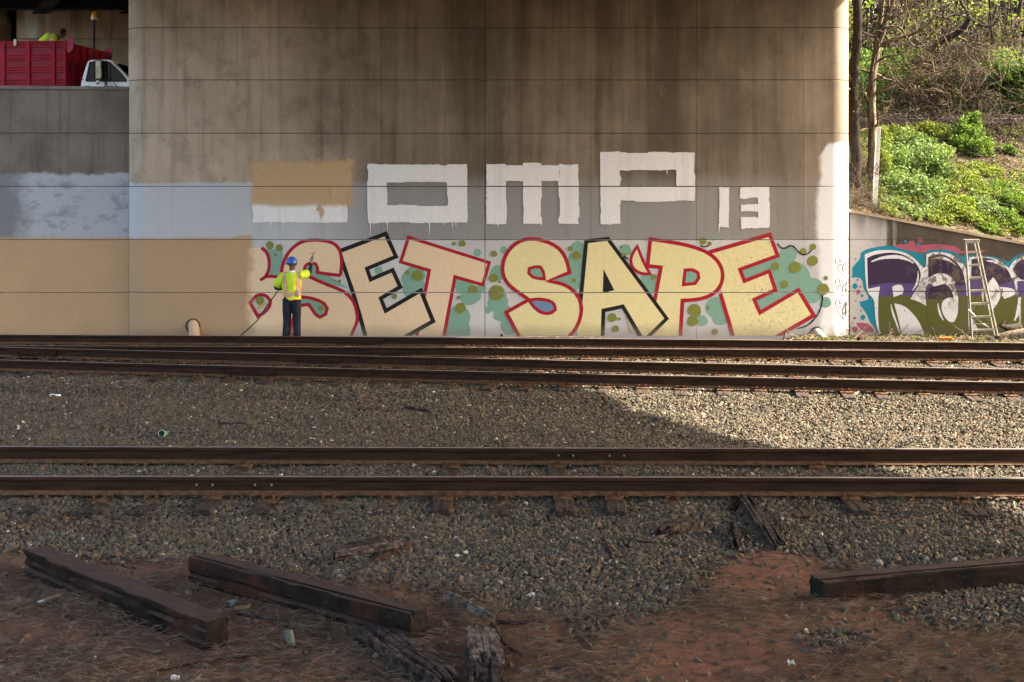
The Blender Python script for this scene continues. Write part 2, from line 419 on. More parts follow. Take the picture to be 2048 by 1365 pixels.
    # tan cover coat, sprayed from the left, with soft uneven edges
    tan = nt.mix(nt.mapr(cloud, .3, .7), (0.455, 0.294, 0.163), (0.415, 0.268, 0.150))
    zz = nt.math('ADD', z, nt.math('MULTIPLY', wc, .16))
    xx = nt.math('ADD', x, nt.math('ADD', nt.math('MULTIPLY', wc, .42), nt.math('MULTIPLY', wc2, .18)))
    t1 = nt.math('MULTIPLY', nt.mapr(nt.math('ADD', zz, nt.mapr(xx, -7.2, -5.6, 0, -.07)), 2.24, 2.13), nt.mapr(xx, -5.86, -6.12))
    bxm = nt.math('MAXIMUM', nt.math('SUBTRACT', nt.math('ABSOLUTE', nt.math('ADD', xx, 4.83)), 1.16), nt.math('SUBTRACT', nt.math('ABSOLUTE', nt.math('SUBTRACT', nt.math('ADD', zz, nt.math('MULTIPLY', wc2, .2)), 3.45)), .50))
    t2 = nt.mapr(nt.math('ADD', bxm, nt.math('MULTIPLY', wc2, .16)), .075, -.05)
    dr = nt.math('ADD', nt.math('ABSOLUTE', nt.math('MULTIPLY', nt.math('ADD', xx, 4.42), 1.9)), nt.math('ABSOLUTE', nt.math('MULTIPLY', nt.math('SUBTRACT', zz, 2.83), .9)))
    t2 = nt.math('MAXIMUM', t2, nt.mapr(nt.math('ADD', dr, nt.math('MULTIPLY', wc2, .12)), .24, .17))
    tm = nt.math('MAXIMUM', t1, t2)
    c = nt.mix(nt.math('MULTIPLY', tm, .97), c, nt.mix(t2, tan, (0.50, 0.345, 0.195)))
    c = nt.mix(nt.math('MULTIPLY', pit, .5), c, (0.06, 0.05, 0.04))
    c = nt.mix(nt.mapr(fine, .3, .7, .0, .16), c, (0.05, 0.045, 0.04))
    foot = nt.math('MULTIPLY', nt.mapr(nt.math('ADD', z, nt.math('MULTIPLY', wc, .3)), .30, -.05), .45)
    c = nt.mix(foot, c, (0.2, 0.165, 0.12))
    nt.put(b.inputs['Base Color'], c)
    nt.put(b.inputs['Normal'], nt.bump(nt.math('ADD', fine, nt.math('MULTIPLY', wob2, .8)), .18, .01))
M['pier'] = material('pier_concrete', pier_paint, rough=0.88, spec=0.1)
PAINT = {}
def paint(name, col, chips=0.0, fade=.12):
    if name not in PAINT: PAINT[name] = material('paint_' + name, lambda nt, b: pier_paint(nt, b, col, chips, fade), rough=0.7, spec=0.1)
    return PAINT[name]

def left_wall(nt, b):
    o = nt.obj(); x, y, z = nt.sep(o)
    streak = nt.noise(nt.vscale(o, 4.5, 1, .22), 1, 6, .66); cloud = nt.noise(o, .9, 5, .6); fine = nt.noise(o, 42, 3, .6)
    wob = nt.math('SUBTRACT', nt.noise(nt.vscale(o, 1.6, 1, 1.6), 1.6, 5, .62), .5)
    c = nt.mix(nt.mapr(cloud, .35, .65), (0.205, 0.172, 0.138), (0.138, 0.117, 0.096))
    c = nt.mix(nt.mapr(streak, .48, .75, 0, .6), c, (0.055, 0.050, 0.043))
    c = nt.mix(nt.mapr(streak, .42, .25, 0, .4), c, (0.21, 0.18, 0.15))
    band = nt.mapr(nt.math('ADD', z, nt.math('MULTIPLY', wob, .30)), 3.72, 3.62)
    scuff = nt.mapr(nt.noise(nt.vscale(o, 1.3, 1, 2.2), 1.7, 6, .68), .50, .66, 0, .5)
    lf = nt.math('MAXIMUM', nt.math('MULTIPLY', nt.mapr(nt.math('ADD', x, wob), -11.1, -11.6), .8), nt.math('MULTIPLY', scuff, nt.mapr(z, 3.62, 3.45)))
    blue = nt.mix(lf, (0.39, 0.405, 0.435), (0.14, 0.136, 0.135))
    c = nt.mix(nt.math('MULTIPLY', band, .95), c, blue)
    tan = nt.mix(nt.mapr(cloud, .3, .7), (0.455, 0.294, 0.163), (0.415, 0.268, 0.150))
    c = nt.mix(nt.mapr(nt.math('ADD', z, nt.math('MULTIPLY', wob, .10)), 2.26, 2.12), c, tan)
    c = nt.mix(nt.mapr(fine, .3, .7, 0, .16), c, (0.05, 0.045, 0.04))
    nt.put(b.inputs['Base Color'], c); nt.put(b.inputs['Normal'], nt.bump(fine, .2, .01))
M['left_wall'] = material('retaining_wall_concrete', left_wall, rough=.9, spec=.1)
def wing_paint(nt, b, col=None, peel=1.0):
    o = nt.obj(); x, y, z = nt.sep(o)
    streak = nt.noise(nt.vscale(o, 5, 1, .35), 1, 6, .66); cloud = nt.noise(o, 1.3, 5, .6); fine = nt.noise(o, 42, 3, .6)
    if col is None:
        c = nt.mix(nt.mapr(cloud, .35, .65), (0.095, 0.075, 0.056), (0.060, 0.049, 0.039))
        c = nt.mix(nt.mapr(streak, .45, .7, 0, .5), c, (0.05, 0.042, 0.035))
        pale = nt.math('MULTIPLY', nt.mapr(nt.math('ADD', x, nt.math('MULTIPLY', nt.math('SUBTRACT', streak, .5), 2.0)), 9.0, 8.4), nt.mapr(nt.math('ADD', z, nt.math('MULTIPLY', streak, .9)), 3.35, 2.6, .25, 1))
        c = nt.mix(nt.math('MULTIPLY', pale, .85), c, (0.42, 0.41, 0.40))
    else:
        c = nt.mix(nt.mapr(cloud, .3, .75, 0, .3), col, tuple(v * .75 for v in col))
        pz = nt.math('MULTIPLY', nt.mapr(x, 8.9, 9.8), nt.mapr(z, .35, 1.0))
        pe = nt.math('MULTIPLY', nt.mapr(nt.noise(nt.vscale(o, 1, 1, .8), 5.5, 7, .74, .6), .50, .56), nt.math('MULTIPLY', pz, .85 * peel))
        c = nt.mix(pe, c, (0.105, 0.082, 0.055))
        ck = nt.math('MULTIPLY', nt.mapr(nt.noise(nt.vscale(o, 1.6, 1, 1), 11, 4, .7), .64, .67), nt.math('MULTIPLY', nt.mapr(z, 1.1, .8), nt.mapr(z, .15, .5)))
        c = nt.mix(nt.math('MULTIPLY', ck, .85 * peel), c, (0.03, 0.03, 0.03))
    c = nt.mix(nt.mapr(fine, .3, .7, 0, .16), c, (0.05, 0.045, 0.04))
    c = nt.mix(nt.mapr(z, .22, -.05, 0, .5), c, (0.1, 0.08, 0.06))
    nt.put(b.inputs['Base Color'], c); nt.put(b.inputs['Normal'], nt.bump(fine, .2, .01))
M['wing'] = material('wing_wall_concrete', wing_paint, rough=.88, spec=.1)
def wpaint(name, col, peel=1.0):
    k = 'w' + name
    if k not in PAINT: PAINT[k] = material('wing_paint_' + name, lambda nt, b: wing_paint(nt, b, col, peel), rough=.7, spec=.1)
    return PAINT[k]
M['conc_tan'] = mottled('old_concrete', (0.42, 0.33, 0.235), (0.29, 0.225, 0.16), 1.5, .9, .3, .01, (2, 2, .5))
M['conc_brown'] = mottled('stained_concrete', (0.21, 0.155, 0.11), (0.10, 0.07, 0.052), 1.3, .9, .3, .01, (2.5, 2, .5))
M['conc_grey'] = mottled('grey_concrete', (0.22, 0.2, 0.175), (0.13, 0.118, 0.1), 2, .9, .3, .01)
M['joint'] = material('joint_dark', color=(0.075, 0.062, 0.05), rough=.95)  # dark body colour seen through the panel joints

# ------------------------------------------------------------------ bridge pier
JZ = [zr(p) for p in (793, 585.5, 480, 373.3, 267, 160.3, 56, -48, -130)]
JX = [xr(p) for p in (763, 970, 1182, 1393, 1607)]
XL, XRt, RAD, THK = -8.93, 7.838, .50, 2.0
pier = thing('bridge_pier', 'tall concrete bridge pier with rounded ends, joints and big painted letters', 'bridge pier', (0, D + 1, -.1))
def pier_plan(x):                                  # distance of the face at x
    if x > XRt - RAD: d = x - (XRt - RAD); return D + RAD - math.sqrt(max(0, RAD * RAD - d * d))
    if x < XL + RAD: d = (XL + RAD) - x; return D + RAD - math.sqrt(max(0, RAD * RAD - d * d))
    return D
def path_slab(plan, z0, z1, thick, ch=.006):       # a panel that follows a plan line, its edges chamfered
    n = len(plan); P = [Vector((p[0], p[1], 0)) for p in plan]; N = []
    for i in range(n):
        t = (P[min(i + 1, n - 1)] - P[max(i - 1, 0)]).normalized(); N.append(Vector((t.y, -t.x, 0)))   # outward (left-to-right plan looks to -Y)
    rows = []
    for dz, off in ((z0, -thick), (z0, -ch), (z0 + ch, 0), (z1 - ch, 0), (z1, -ch), (z1, -thick)):
        rows.append([(p + nn * off) + Vector((0, 0, dz)) for p, nn in zip(P, N)])
    k = len(rows); vs = [v for r in rows for v in r]; fs = []
    for i in range(k - 1):
        for j in range(n - 1): fs.append((i * n + j, i * n + j + 1, (i + 1) * n + j + 1, (i + 1) * n + j))
    fs.append(tuple(i * n for i in range(k))); fs.append(tuple(i * n + n - 1 for i in range(k - 1, -1, -1)))
    return vs, fs
GAP = .0055
arcR = [(XRt - RAD + RAD * math.sin(a), D + RAD - RAD * math.cos(a)) for a in np.linspace(0, math.pi / 2, 17)]
arcL = [(XL + RAD - RAD * math.sin(a), D + RAD - RAD * math.cos(a)) for a in np.linspace(math.pi / 2, 0, 17)]
cols = [[(XL, D + THK)] + arcL + [(JX[0] - .003, D)]]
for i in range(4):
    g = .006 if (i in (0,)) else .003
    cols.append([(JX[i] + (.007 if i == 1 else .003), D), (JX[i + 1] - (.007 if i == 0 else .003), D)])
cols.append([(JX[4] + .002, D)] + arcR + [(XRt, D + THK)])
for zi in range(len(JZ) - 1):
    for c in cols:
        vs, fs = path_slab(c, JZ[zi] + GAP, JZ[zi + 1] - GAP, .10)
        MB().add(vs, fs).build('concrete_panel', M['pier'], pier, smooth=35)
core = [(XL + .05, D + THK - .03)] + [(x + .03, y + .045) for x, y in arcL[:-1]] + [(XL + RAD, D + .045), (XRt - RAD, D + .045)] + [(x - .03, y + .045) for x, y in arcR[1:]] + [(XRt - .05, D + THK - .03)]
mb = MB(); n = len(core)
mb.add([(x, y, -1.4) for x, y in core] + [(x, y, 8.53) for x, y in core], [(i, (i + 1) % n, (i + 1) % n + n, i + n) for i in range(n)] + [tuple(range(n, 2 * n))])
mb.build('core', M['joint'], pier, clean=False)

# ------------------------------------------------------------------ painted lettering: thin coats on the pier's face
def chaikin(pts, closed, lim=42, it=3):
    pts = [Vector((p[0], p[1])) for p in pts]
    for k in range(it):
        out = []; n = len(pts)
        for i, p in enumerate(pts):
            if not closed and i in (0, n - 1): out.append(p); continue
            a, c = pts[i - 1], pts[(i + 1) % n]; u = p - a; v = c - p
            if u.length < 1e-6 or v.length < 1e-6: out.append(p); continue
            ang = math.degrees(abs(u.angle(v, 0)))
            if ang < lim and ang > .5: out += [p.lerp(a, .25), p.lerp(c, .25)]
            else: out.append(p)
        pts = out
    return pts
def z4(p): return (480 + p[0] / 3.5, 300 + p[1] / 3.5)
def z5(p): return (980 + p[0] / 2.7676, 280 + p[1] / 2.7676)
def z6(p): return (1700 + p[0] / 5.0546, 420 + p[1] / 5.0546)
def towall(pts, f=None, y=D):
    out = []
    for p in pts:
        q = f(p) if f else p; out.append(Vector(((q[0] - PX) / F * y, CZ - (q[1] - YH) / F * y)))
    return out
def fill_into(bm, loops, y, mi):
    tris = tessellate_polygon([[Vector((p.x, p.y, 0)) for p in lp] for lp in loops])
    vs = [bm.verts.new((p.x, y, p.y)) for lp in loops for p in lp]
    for t in tris:
        try: f = bm.faces.new([vs[i] for i in t]); f.material_index = mi
        except ValueError: pass
def ribbon_into(bm, pts, w, y, mi, closed=False, jit=.10, seed=0, taper=False):
    r_ = random.Random(seed); n = len(pts); Lf = []; Rt = []
    for i, p in enumerate(pts):
        a = pts[i - 1] if (i > 0 or closed) else None; c = pts[(i + 1) % n] if (i < n - 1 or closed) else None
        d1 = (p - a).normalized() if a is not None and (p - a).length > 1e-7 else None; d2 = (c - p).normalized() if c is not None and (c - p).length > 1e-7 else None
        if d1 is None: d1 = d2
        if d2 is None: d2 = d1
        n1 = Vector((-d1.y, d1.x)); n2 = Vector((-d2.y, d2.x)); m = n1 + n2
        if m.length < .3: m = n1
        m.normalize(); k = min(1.7, 1 / max(.4, m.dot(n1))); ww = w * (1 + r_.uniform(-jit, jit)) / 2
        if taper: ww *= math.sin(math.pi * (0.12 + .76 * i / max(1, n - 1)))
        Lf.append(bm.verts.new((p.x + m.x * ww * k, y, p.y + m.y * ww * k))); Rt.append(bm.verts.new((p.x - m.x * ww * k, y, p.y - m.y * ww * k)))
    for i in range(n if closed else n - 1):
        j = (i + 1) % n
        try: f = bm.faces.new((Lf[i], Lf[j], Rt[j], Rt[i])); f.material_index = mi
        except ValueError: pass
def finish_coat(bm, name, mats, parent, zs=(), xs=(), gap=.012, zmin=-.05, label=None, kind=None, proj=None):
    for z in zs:
        for s in (-gap, gap): bmesh.ops.bisect_plane(bm, geom=bm.verts[:] + bm.edges[:] + bm.faces[:], plane_co=(0, 0, z + s), plane_no=(0, 0, 1))
        bmesh.ops.delete(bm, geom=[f for f in bm.faces if abs(f.calc_center_median().z - z) < gap * .98], context='FACES')
    for x in xs:
        for s in (-gap, gap): bmesh.ops.bisect_plane(bm, geom=bm.verts[:] + bm.edges[:] + bm.faces[:], plane_co=(x + s, 0, 0), plane_no=(1, 0, 0))
        bmesh.ops.delete(bm, geom=[f for f in bm.faces if abs(f.calc_center_median().x - x) < gap * .98], context='FACES')
    bmesh.ops.bisect_plane(bm, geom=bm.verts[:] + bm.edges[:] + bm.faces[:], plane_co=(0, 0, zmin), plane_no=(0, 0, 1), clear_inner=True)
    if proj:
        for v in bm.verts: v.co.y = proj(v.co.x) + (v.co.y - D)
    for f in bm.faces:
        f.normal_update()
        if f.normal.y > 0: f.normal_flip()
    me = bpy.data.meshes.new(name); bm.to_mesh(me); bm.free()
    o = link(name, me, mats, parent)
    return tag(o, label, kind=kind)
PZ = JZ[1:-1]; PX_ = (JX[1],)
def blob(cx, cy, r, seed, f, n=22, wob=.06, y=D):
    r_ = random.Random(seed); ph = r_.uniform(0, 6)
    return towall([(cx + r * math.cos(a) * (1 + wob * math.sin(3 * a + ph) + wob * .5 * math.sin(5 * a)), cy + r * math.sin(a) * (1 + wob * math.cos(2 * a + ph))) for a in np.linspace(0, 2 * math.pi, n, endpoint=False)], f, y)
# green background blots and olive dots
TEAL, OLIVE = paint('green', (0.20, 0.36, 0.285), .55), paint('olive', (0.20, 0.215, 0.045), .25)
bm = bmesh.new(); k = 0
for (cx, cy, r) in ((1660, 720, 28), (970, 845, 30), (1225, 875, 68), (1215, 960, 82), (1285, 1000, 60), (1190, 905, 60), (1560, 945, 62), (1610, 1015, 75), (1530, 1175, 82), (1500, 1270, 115), (1735, 1120, 26), (1690, 970, 32), (1800, 850, 42), (1800, 1010, 62), (1815, 1160, 42)):
    k += 1; fill_into(bm, [blob(cx, cy, r, k, z4)], D - .0006 - .00003 * k, 0)
for (cx, cy, r) in ((75, 610, 20), (485, 600, 38), (475, 660, 48), (455, 720, 62), (420, 770, 60), (460, 800, 40), (750, 610, 33), (735, 650, 22), (880, 805, 46), (870, 770, 38), (40, 740, 40), (45, 905, 58), (75, 960, 50), (105, 1030, 48), (1250, 930, 58), (1275, 985, 45), (1172, 1002, 32), (1650, 640, 48), (1605, 700, 72), (1560, 690, 60), (1690, 760, 80), (1640, 800, 85), (1560, 860, 60), (1500, 740, 60), (1440, 740, 45), (1785, 835, 68), (1720, 850, 70), (1855, 900, 32), (1500, 900, 40), (1240, 545, 15)):
    k += 1; fill_into(bm, [blob(cx, cy, r, k, z5)], D - .0006 - .00003 * k, 0)
for pl in ([(165, 690), (300, 700), (296, 895), (205, 885), (212, 800)], [(440, 850), (500, 800), (760, 970), (735, 965), (600, 935), (480, 900)]):
    k += 1; fill_into(bm, [towall(pl, z4)], D - .0006 - .00003 * k, 0)
finish_coat(bm, 'green_pattern', [TEAL], pier, PZ, PX_, kind='stuff')
LAYER = [D - .0022]
def nexty(): LAYER[0] -= .00028; return LAYER[0]
def letter(name, f, fills, strokes, cfill, cline, w, label, extra=()):
    bm = bmesh.new(); y1 = nexty(); y2 = nexty(); y3 = nexty()
    mats = [cfill, cline]
    for lp in fills: fill_into(bm, [towall(chaikin(lp, True), f)], y1, 0)
    for i, (st, cl) in enumerate(strokes): ribbon_into(bm, towall(chaikin(st, cl), f), w, y2 - .00004 * i, 1, cl, .08, i)
    for (lp, mt, wl) in extra:
        if mt not in mats: mats.append(mt)
        pts = towall(chaikin(lp, True), f)
        fill_into(bm, [pts], y2 - .00014, mats.index(mt))
        if wl: ribbon_into(bm, pts, wl, y3, 1, True, .08)
    return finish_coat(bm, name, mats, pier, PZ, PX_, label=label)
CRE1, CRE2 = paint('cream_left', (0.74, 0.565, 0.38), 0, .06), paint('cream', (0.72, 0.64, 0.345), .95, .08)
RED, BLK = paint('red', (0.37, 0.012, 0.030), .5), paint('black', (0.014, 0.015, 0.018), .2)
YEL, BLU, GRY = paint('yellow', (0.55, 0.36, 0.05)), paint('blue', (0.16, 0.24, 0.40)), paint('pale', (0.45, 0.44, 0.445))
w7 = .076
letter('painted_letter', z4, [[(1180, 612), (1745, 790), (1700, 945), (1505, 890), (1420, 1345), (1230, 1345), (1325, 845), (1125, 785)]],
       [([(1420, 1345), (1505, 890), (1700, 945), (1745, 790), (1180, 612), (1125, 785), (1325, 845), (1230, 1345)], False)], CRE1, RED, w7, 'cream letter T with a red outline')
S1 = [(703, 880), (712, 800), (706, 720), (680, 672), (640, 648), (590, 636), (530, 632), (470, 634), (420, 650), (375, 680), (335, 725), (308, 775), (293, 830), (292, 870), (300, 905)]
S1b = [(270, 893), (240, 887), (205, 885)]
tail = [(178, 889), (200, 850), (207, 800), (200, 750), (185, 715), (150, 685)]
S1r = [(765, 1345), (790, 1270), (815, 1220), (822, 1180), (815, 1120), (790, 1050), (740, 1000), (680, 970), (600, 940), (520, 905), (470, 880), (450, 845), (455, 815), (480, 795), (505, 792), (530, 800), (545, 830), (542, 858), (600, 868), (703, 880)]
letter('painted_letter', z4, [[(700, 705), (1020, 588), (1092, 748), (888, 832), (915, 908), (1068, 842), (1122, 960), (985, 1040), (1020, 1128), (1265, 985), (1352, 1200), (1110, 1345), (885, 1345), (800, 1020), (722, 800)]],
       [([(690, 712), (1020, 588), (1092, 748), (888, 832), (915, 908), (1068, 842), (1122, 960), (985, 1040), (1020, 1128), (1265, 985), (1352, 1200), (1095, 1345)], False), ([(890, 1345), (800, 1020), (722, 800), (705, 740)], False)], CRE1, BLK, .092, 'cream letter E with a black outline')
letter('painted_letter', z4, [S1 + S1b + tail + [(60, 690), (20, 1345)] + S1r[:-1]],
       [(S1 + S1b + tail, False), ([(178, 889), (160, 903), (140, 912)], False), (S1r, False), ([(270, 1345), (360, 1290)], False), ([(372, 1345), (350, 1250), (400, 1100)], False)], CRE1, RED, w7, 'big cream letter S with a red outline, left of the E',
       [([(400, 1030), (430, 1030), (480, 1035), (540, 1050), (590, 1075), (610, 1110), (600, 1150), (560, 1172), (530, 1155), (500, 1110), (480, 1082), (400, 1094)], TEAL, w7)])
letter('painted_shape', z4, [[(70, 1070), (110, 1022), (150, 1012), (190, 1025), (214, 1060), (207, 1100), (172, 1140), (125, 1165)]],
       [([(70, 1070), (110, 1022), (150, 1012), (190, 1025), (214, 1060), (207, 1100), (172, 1140), (125, 1165)], True)], GRY, RED, w7, 'red outlined drop, the last piece of a painted-over letter',
       [([(118, 1108), (180, 1062), (188, 1078), (124, 1122)], YEL, 0)])
letter('painted_letter', z5, [[(1215, 622), (1548, 525), (1592, 642), (1383, 718), (1408, 782), (1545, 728), (1580, 832), (1462, 885), (1494, 957), (1706, 832), (1792, 972), (1560, 1112), (1350, 1112), (1275, 850), (1290, 760), (1240, 650)]],
       [([(1215, 622), (1548, 525), (1592, 642), (1383, 718), (1408, 782), (1545, 728), (1580, 832), (1462, 885), (1494, 957), (1706, 832), (1792, 972), (1545, 1115)], False), ([(1352, 1112), (1320, 1000), (1275, 850)], False)], CRE2, RED, .088, 'yellow cream letter E with red outline and flaking paint')
letter('painted_letter', z5, [[(888, 550), (1060, 575), (1180, 610), (1240, 648), (1280, 700), (1291, 760), (1272, 820), (1225, 862), (1150, 885), (1065, 890), (1052, 1112), (875, 1112), (946, 706), (872, 698)]],
       [([(1052, 1112), (1065, 890), (1150, 885), (1225, 862), (1272, 820), (1291, 760), (1280, 700), (1240, 648), (1180, 610), (1060, 575), (888, 550), (872, 698), (946, 706), (905, 930)], False)], CRE2, RED, .085, 'yellow cream letter P with a red outline',
       [([(1080, 722), (1120, 718), (1150, 735), (1155, 765), (1135, 795), (1070, 802)], TEAL, .075)])
letter('painted_shape', z5, [[(815, 590), (785, 635), (777, 680), (797, 720), (840, 742), (885, 742), (850, 680)]], [([(815, 590), (785, 635), (777, 680), (797, 720), (840, 742), (885, 742), (850, 680)], True)], CRE2, RED, .068, 'small cream crescent between the letters A and P')
letter('painted_letter', z5, [[(533, 562), (652, 548), (978, 990), (850, 1112), (735, 922), (628, 945), (622, 1112), (478, 1112), (505, 870)]],
       [([(500, 905), (533, 562), (652, 548), (978, 990), (850, 1115), (735, 922), (628, 945), (622, 1112)], False)], CRE2, BLK, .088, 'yellow cream letter A with a black outline',
       [([(628, 715), (688, 832), (624, 850)], BLK, 0), ([(750, 965), (775, 1040), (790, 1075), (770, 1060)], YEL, 0)])
S2 = [(440, 735), (425, 670), (400, 620), (360, 585), (300, 558), (240, 548), (185, 552), (140, 575), (100, 615), (75, 665), (68, 720), (78, 765), (105, 805), (150, 840), (215, 885), (90, 955), (175, 1112), (420, 1112), (480, 1040), (505, 970), (505, 910), (485, 860), (445, 820), (395, 795), (320, 782)]
letter('painted_letter', z5, [S2], [(S2[17:] + S2[:17], False)], CRE2, RED, .085, 'yellow cream letter S with a red outline, right of the tall joint',
       [([(300, 770), (240, 765), (214, 738), (218, 713), (248, 702), (280, 705), (298, 735)], TEAL, .07), ([(215, 888), (250, 935), (290, 960), (335, 962), (362, 940), (356, 910), (330, 890), (270, 880)], BLU, .075)])
bm = bmesh.new(); yb = nexty()
for (cx, cy, r) in ((210, 668, 27), (275, 685, 25), (250, 735, 10), (1497, 658, 14), (1555, 655, 24), (1172, 858, 15), (1242, 880, 38), (1778, 728, 22), (1772, 897, 30), (1632, 977, 31), (1530, 1035, 13), (1795, 1000, 52), (1543, 1108, 37), (1080, 1025, 20), (565, 1108, 18), (697, 920, 12), (667, 915, 7), (140, 1055, 30)):
    k += 1; fill_into(bm, [blob(cx, cy, r, k, z4)], yb - .000008 * (k % 30), 0)
for (cx, cy, r) in ((20, 630, 17), (20, 765, 25), (35, 845, 40), (52, 787, 8), (480, 640, 24), (443, 603, 14), (740, 637, 12), (725, 595, 9), (465, 777, 11), (908, 760, 15), (1178, 560, 20), (1215, 575, 12), (1580, 700, 22), (1688, 705, 32), (1785, 670, 29), (1733, 618, 18), (1787, 593, 18), (1628, 800, 21), (1858, 765, 12), (1843, 828, 33), (1132, 945, 37), (1120, 1003, 30), (1207, 930, 9), (675, 983, 26), (715, 992, 9), (695, 1045, 19), (1245, 1062, 16)):
    k += 1; fill_into(bm, [blob(cx, cy, r, k, z5)], yb - .000008 * (k % 30), 0)
finish_coat(bm, 'dot_pattern', [OLIVE], pier, PZ, PX_, kind='stuff')
# thin black flourishes and spray shadows
yb = nexty()
for st in ([(1590, 575), (1610, 600), (1640, 600), (1655, 585), (1680, 588), (1705, 620), (1730, 638), (1760, 632), (1780, 610)], [(1840, 860), (1838, 910), (1815, 970), (1760, 1030), (1700, 1045)], [(740, 645), (765, 660)], [(1165, 585), (1185, 595), (1210, 585)]):
    bm = bmesh.new(); ribbon_into(bm, towall(chaikin(st, False, 80), z5), .030, yb, 0, False, .3)
    finish_coat(bm, 'paint_flourish', [BLK], pier, PZ, PX_)

# block letters rolled on with white paint
WHT = paint('white', (0.78, 0.77, 0.79), 0, .42)
def rolled(rects, label, drips=(), seed=1):
    bm = bmesh.new(); r_ = random.Random(seed)
    for i, (x0, y0, x1, y1) in enumerate(rects):
        y = nexty() if i == 0 else y - .00006
        p = []
        def edge(ax, ay, bx, by):
            L = math.hypot(bx - ax, by - ay); n = max(2, int(L / 5))
            nxn, nyn = -(by - ay) / L, (bx - ax) / L; off = 0
            for j in range(n):
                if r_.random() < .22: off = r_.uniform(-1.6, 1.6)
                t = j / n; o_ = off + r_.uniform(-.5, .5); p.append((ax + (bx - ax) * t + nxn * o_, ay + (by - ay) * t + nyn * o_))
        edge(x0, y0, x1, y0); edge(x1, y0, x1, y1); edge(x1, y1, x0, y1); edge(x0, y1, x0, y0)
        fill_into(bm, [towall(p)], y, 0)
    for (dx, dy, L) in drips: fill_into(bm, [towall([(dx - 1.3, dy - 2), (dx + 1.3, dy - 2), (dx + .5, dy + L * .6), (dx, dy + L), (dx - .5, dy + L * .6)])], y - .00008, 0)
    return finish_coat(bm, 'painted_letter', [WHT], pier, PZ, PX_, gap=.013, label=label)
rolled([(505, 400, 694, 445), (661, 374, 694, 443)], 'white block letter half covered by tan paint', [(542, 444, 10), (566, 444, 8), (597, 444, 6), (621, 444, 8)], 2)
rolled([(736, 328, 774, 446), (895, 329, 934, 445), (772, 330, 897, 365), (772, 411, 897, 446)], 'white block letter O', [(741, 446, 28), (775, 446, 18), (859, 445, 31), (887, 445, 9), (905, 445, 14), (912, 445, 10), (748, 446, 7)], 3)
rolled([(973, 329, 1012, 448), (1046, 327, 1083, 448), (1118, 329, 1158, 448), (1010, 331, 1048, 363), (1081, 331, 1120, 362)], 'white block letter M', [(996, 447, 9), (1083, 446, 8)], 4)
rolled([(1201, 304, 1241, 448), (1352, 305, 1389, 402), (1239, 305, 1354, 341), (1239, 373, 1354, 403)], 'white block letter P', [(1334, 341, 10)], 5)
rolled([(1437, 375, 1458, 455)], 'white block numeral 1', [(1438, 455, 12)], 6)
rolled([(1516, 375, 1538, 456), (1481, 375, 1518, 397), (1482, 410, 1518, 424), (1481, 436, 1518, 457)], 'white block numeral 3', [], 7)
# hand-style tags on the rounded end
INK = material('marker_ink', color=(0.05, 0.05, 0.055), rough=.6)
def tag_part(strokes, w, name='handwritten_tag', label=None):
    bm = bmesh.new()
    for st in strokes: ribbon_into(bm, towall(chaikin(st, False, 100), None), w, D - .004, 0, False, .25)
    for v in bm.verts:                                 # slide each stroke along its line of sight on to the curve
        k0 = v.co.x / D; kz = (v.co.z - CZ) / D; y = D
        for _ in range(60): y += .5 * (pier_plan(min(k0 * y, XRt - .004)) - y)
        v.co = Vector((k0 * y, D - .004, CZ + kz * y))
    finish_coat(bm, name, [INK], pier, PZ, (), proj=lambda x: pier_plan(min(x, XRt - .002)), label=label)
for (oy, sc_) in ((0, 1), (42, 1), (84, 1.15)):
    tag_part([[(min(1696.3, x), 526 + (y - 526) * sc_ + oy) for x, y in st] for st in ([(1688, 552), (1680, 545), (1672, 530), (1671, 520), (1676, 516), (1682, 522), (1684, 536), (1686, 550)], [(1677, 533), (1680, 518), (1684, 517), (1683, 526), (1680, 530), (1685, 532), (1684, 542), (1681, 545)], [(1686, 536), (1689, 528), (1688, 522), (1685, 535), (1688, 544), (1690, 538)], [(1691, 520), (1691, 546)], [(1695, 518), (1691, 533), (1695, 546)])], .018)
for st in ([(1695, 287), (1692, 292), (1694, 300)], [(1695, 312), (1692, 318), (1695, 322)], [(1693, 335), (1696, 345)], [(1695, 356), (1692, 362)], [(1691, 640), (1696, 650)]): tag_part([st], .02, 'pen_mark')

# ------------------------------------------------------------------ left retaining wall
YL = D + .26
lw = thing('retaining_wall', 'dark stained concrete retaining wall with truck parked on the road above', 'wall', (-18, YL, -.1))
def sheet_panel(nm, x0, x1, z0, z1, y, th, mat, par, z1b=None):
    z1b = z1 if z1b is None else z1b
    vs, fs = [], []
    c = .006
    poly = [(x0, z0), (x1, z0), (x1, z1b), (x0, z1)]
    ins = [(x0 + c, z0 + c), (x1 - c, z0 + c), (x1 - c, z1b - c), (x0 + c, z1 - c)]
    vs = [(x, y, z) for x, z in ins] + [(x, y + c, z) for x, z in poly] + [(x, y + th, z) for x, z in poly]
    fs = [(0, 1, 2, 3)] + [(i, i + 4, (i + 1) % 4 + 4, (i + 1) % 4) for i in range(4)] + [(i + 4, i + 8, (i + 1) % 4 + 8, (i + 1) % 4 + 4) for i in range(4)] + [(11, 10, 9, 8)]
    return MB().add(vs, fs).build(nm, mat, par)
lz = [-1.3] + [CZ - (p - YH) / F * YL for p in (585.5, 480, 373.3, 267)]
zt0, zt1 = WZ(175, YL), WZ(180, YL)
LX = [-29.5, -20.8, -12.1, XL + .060]
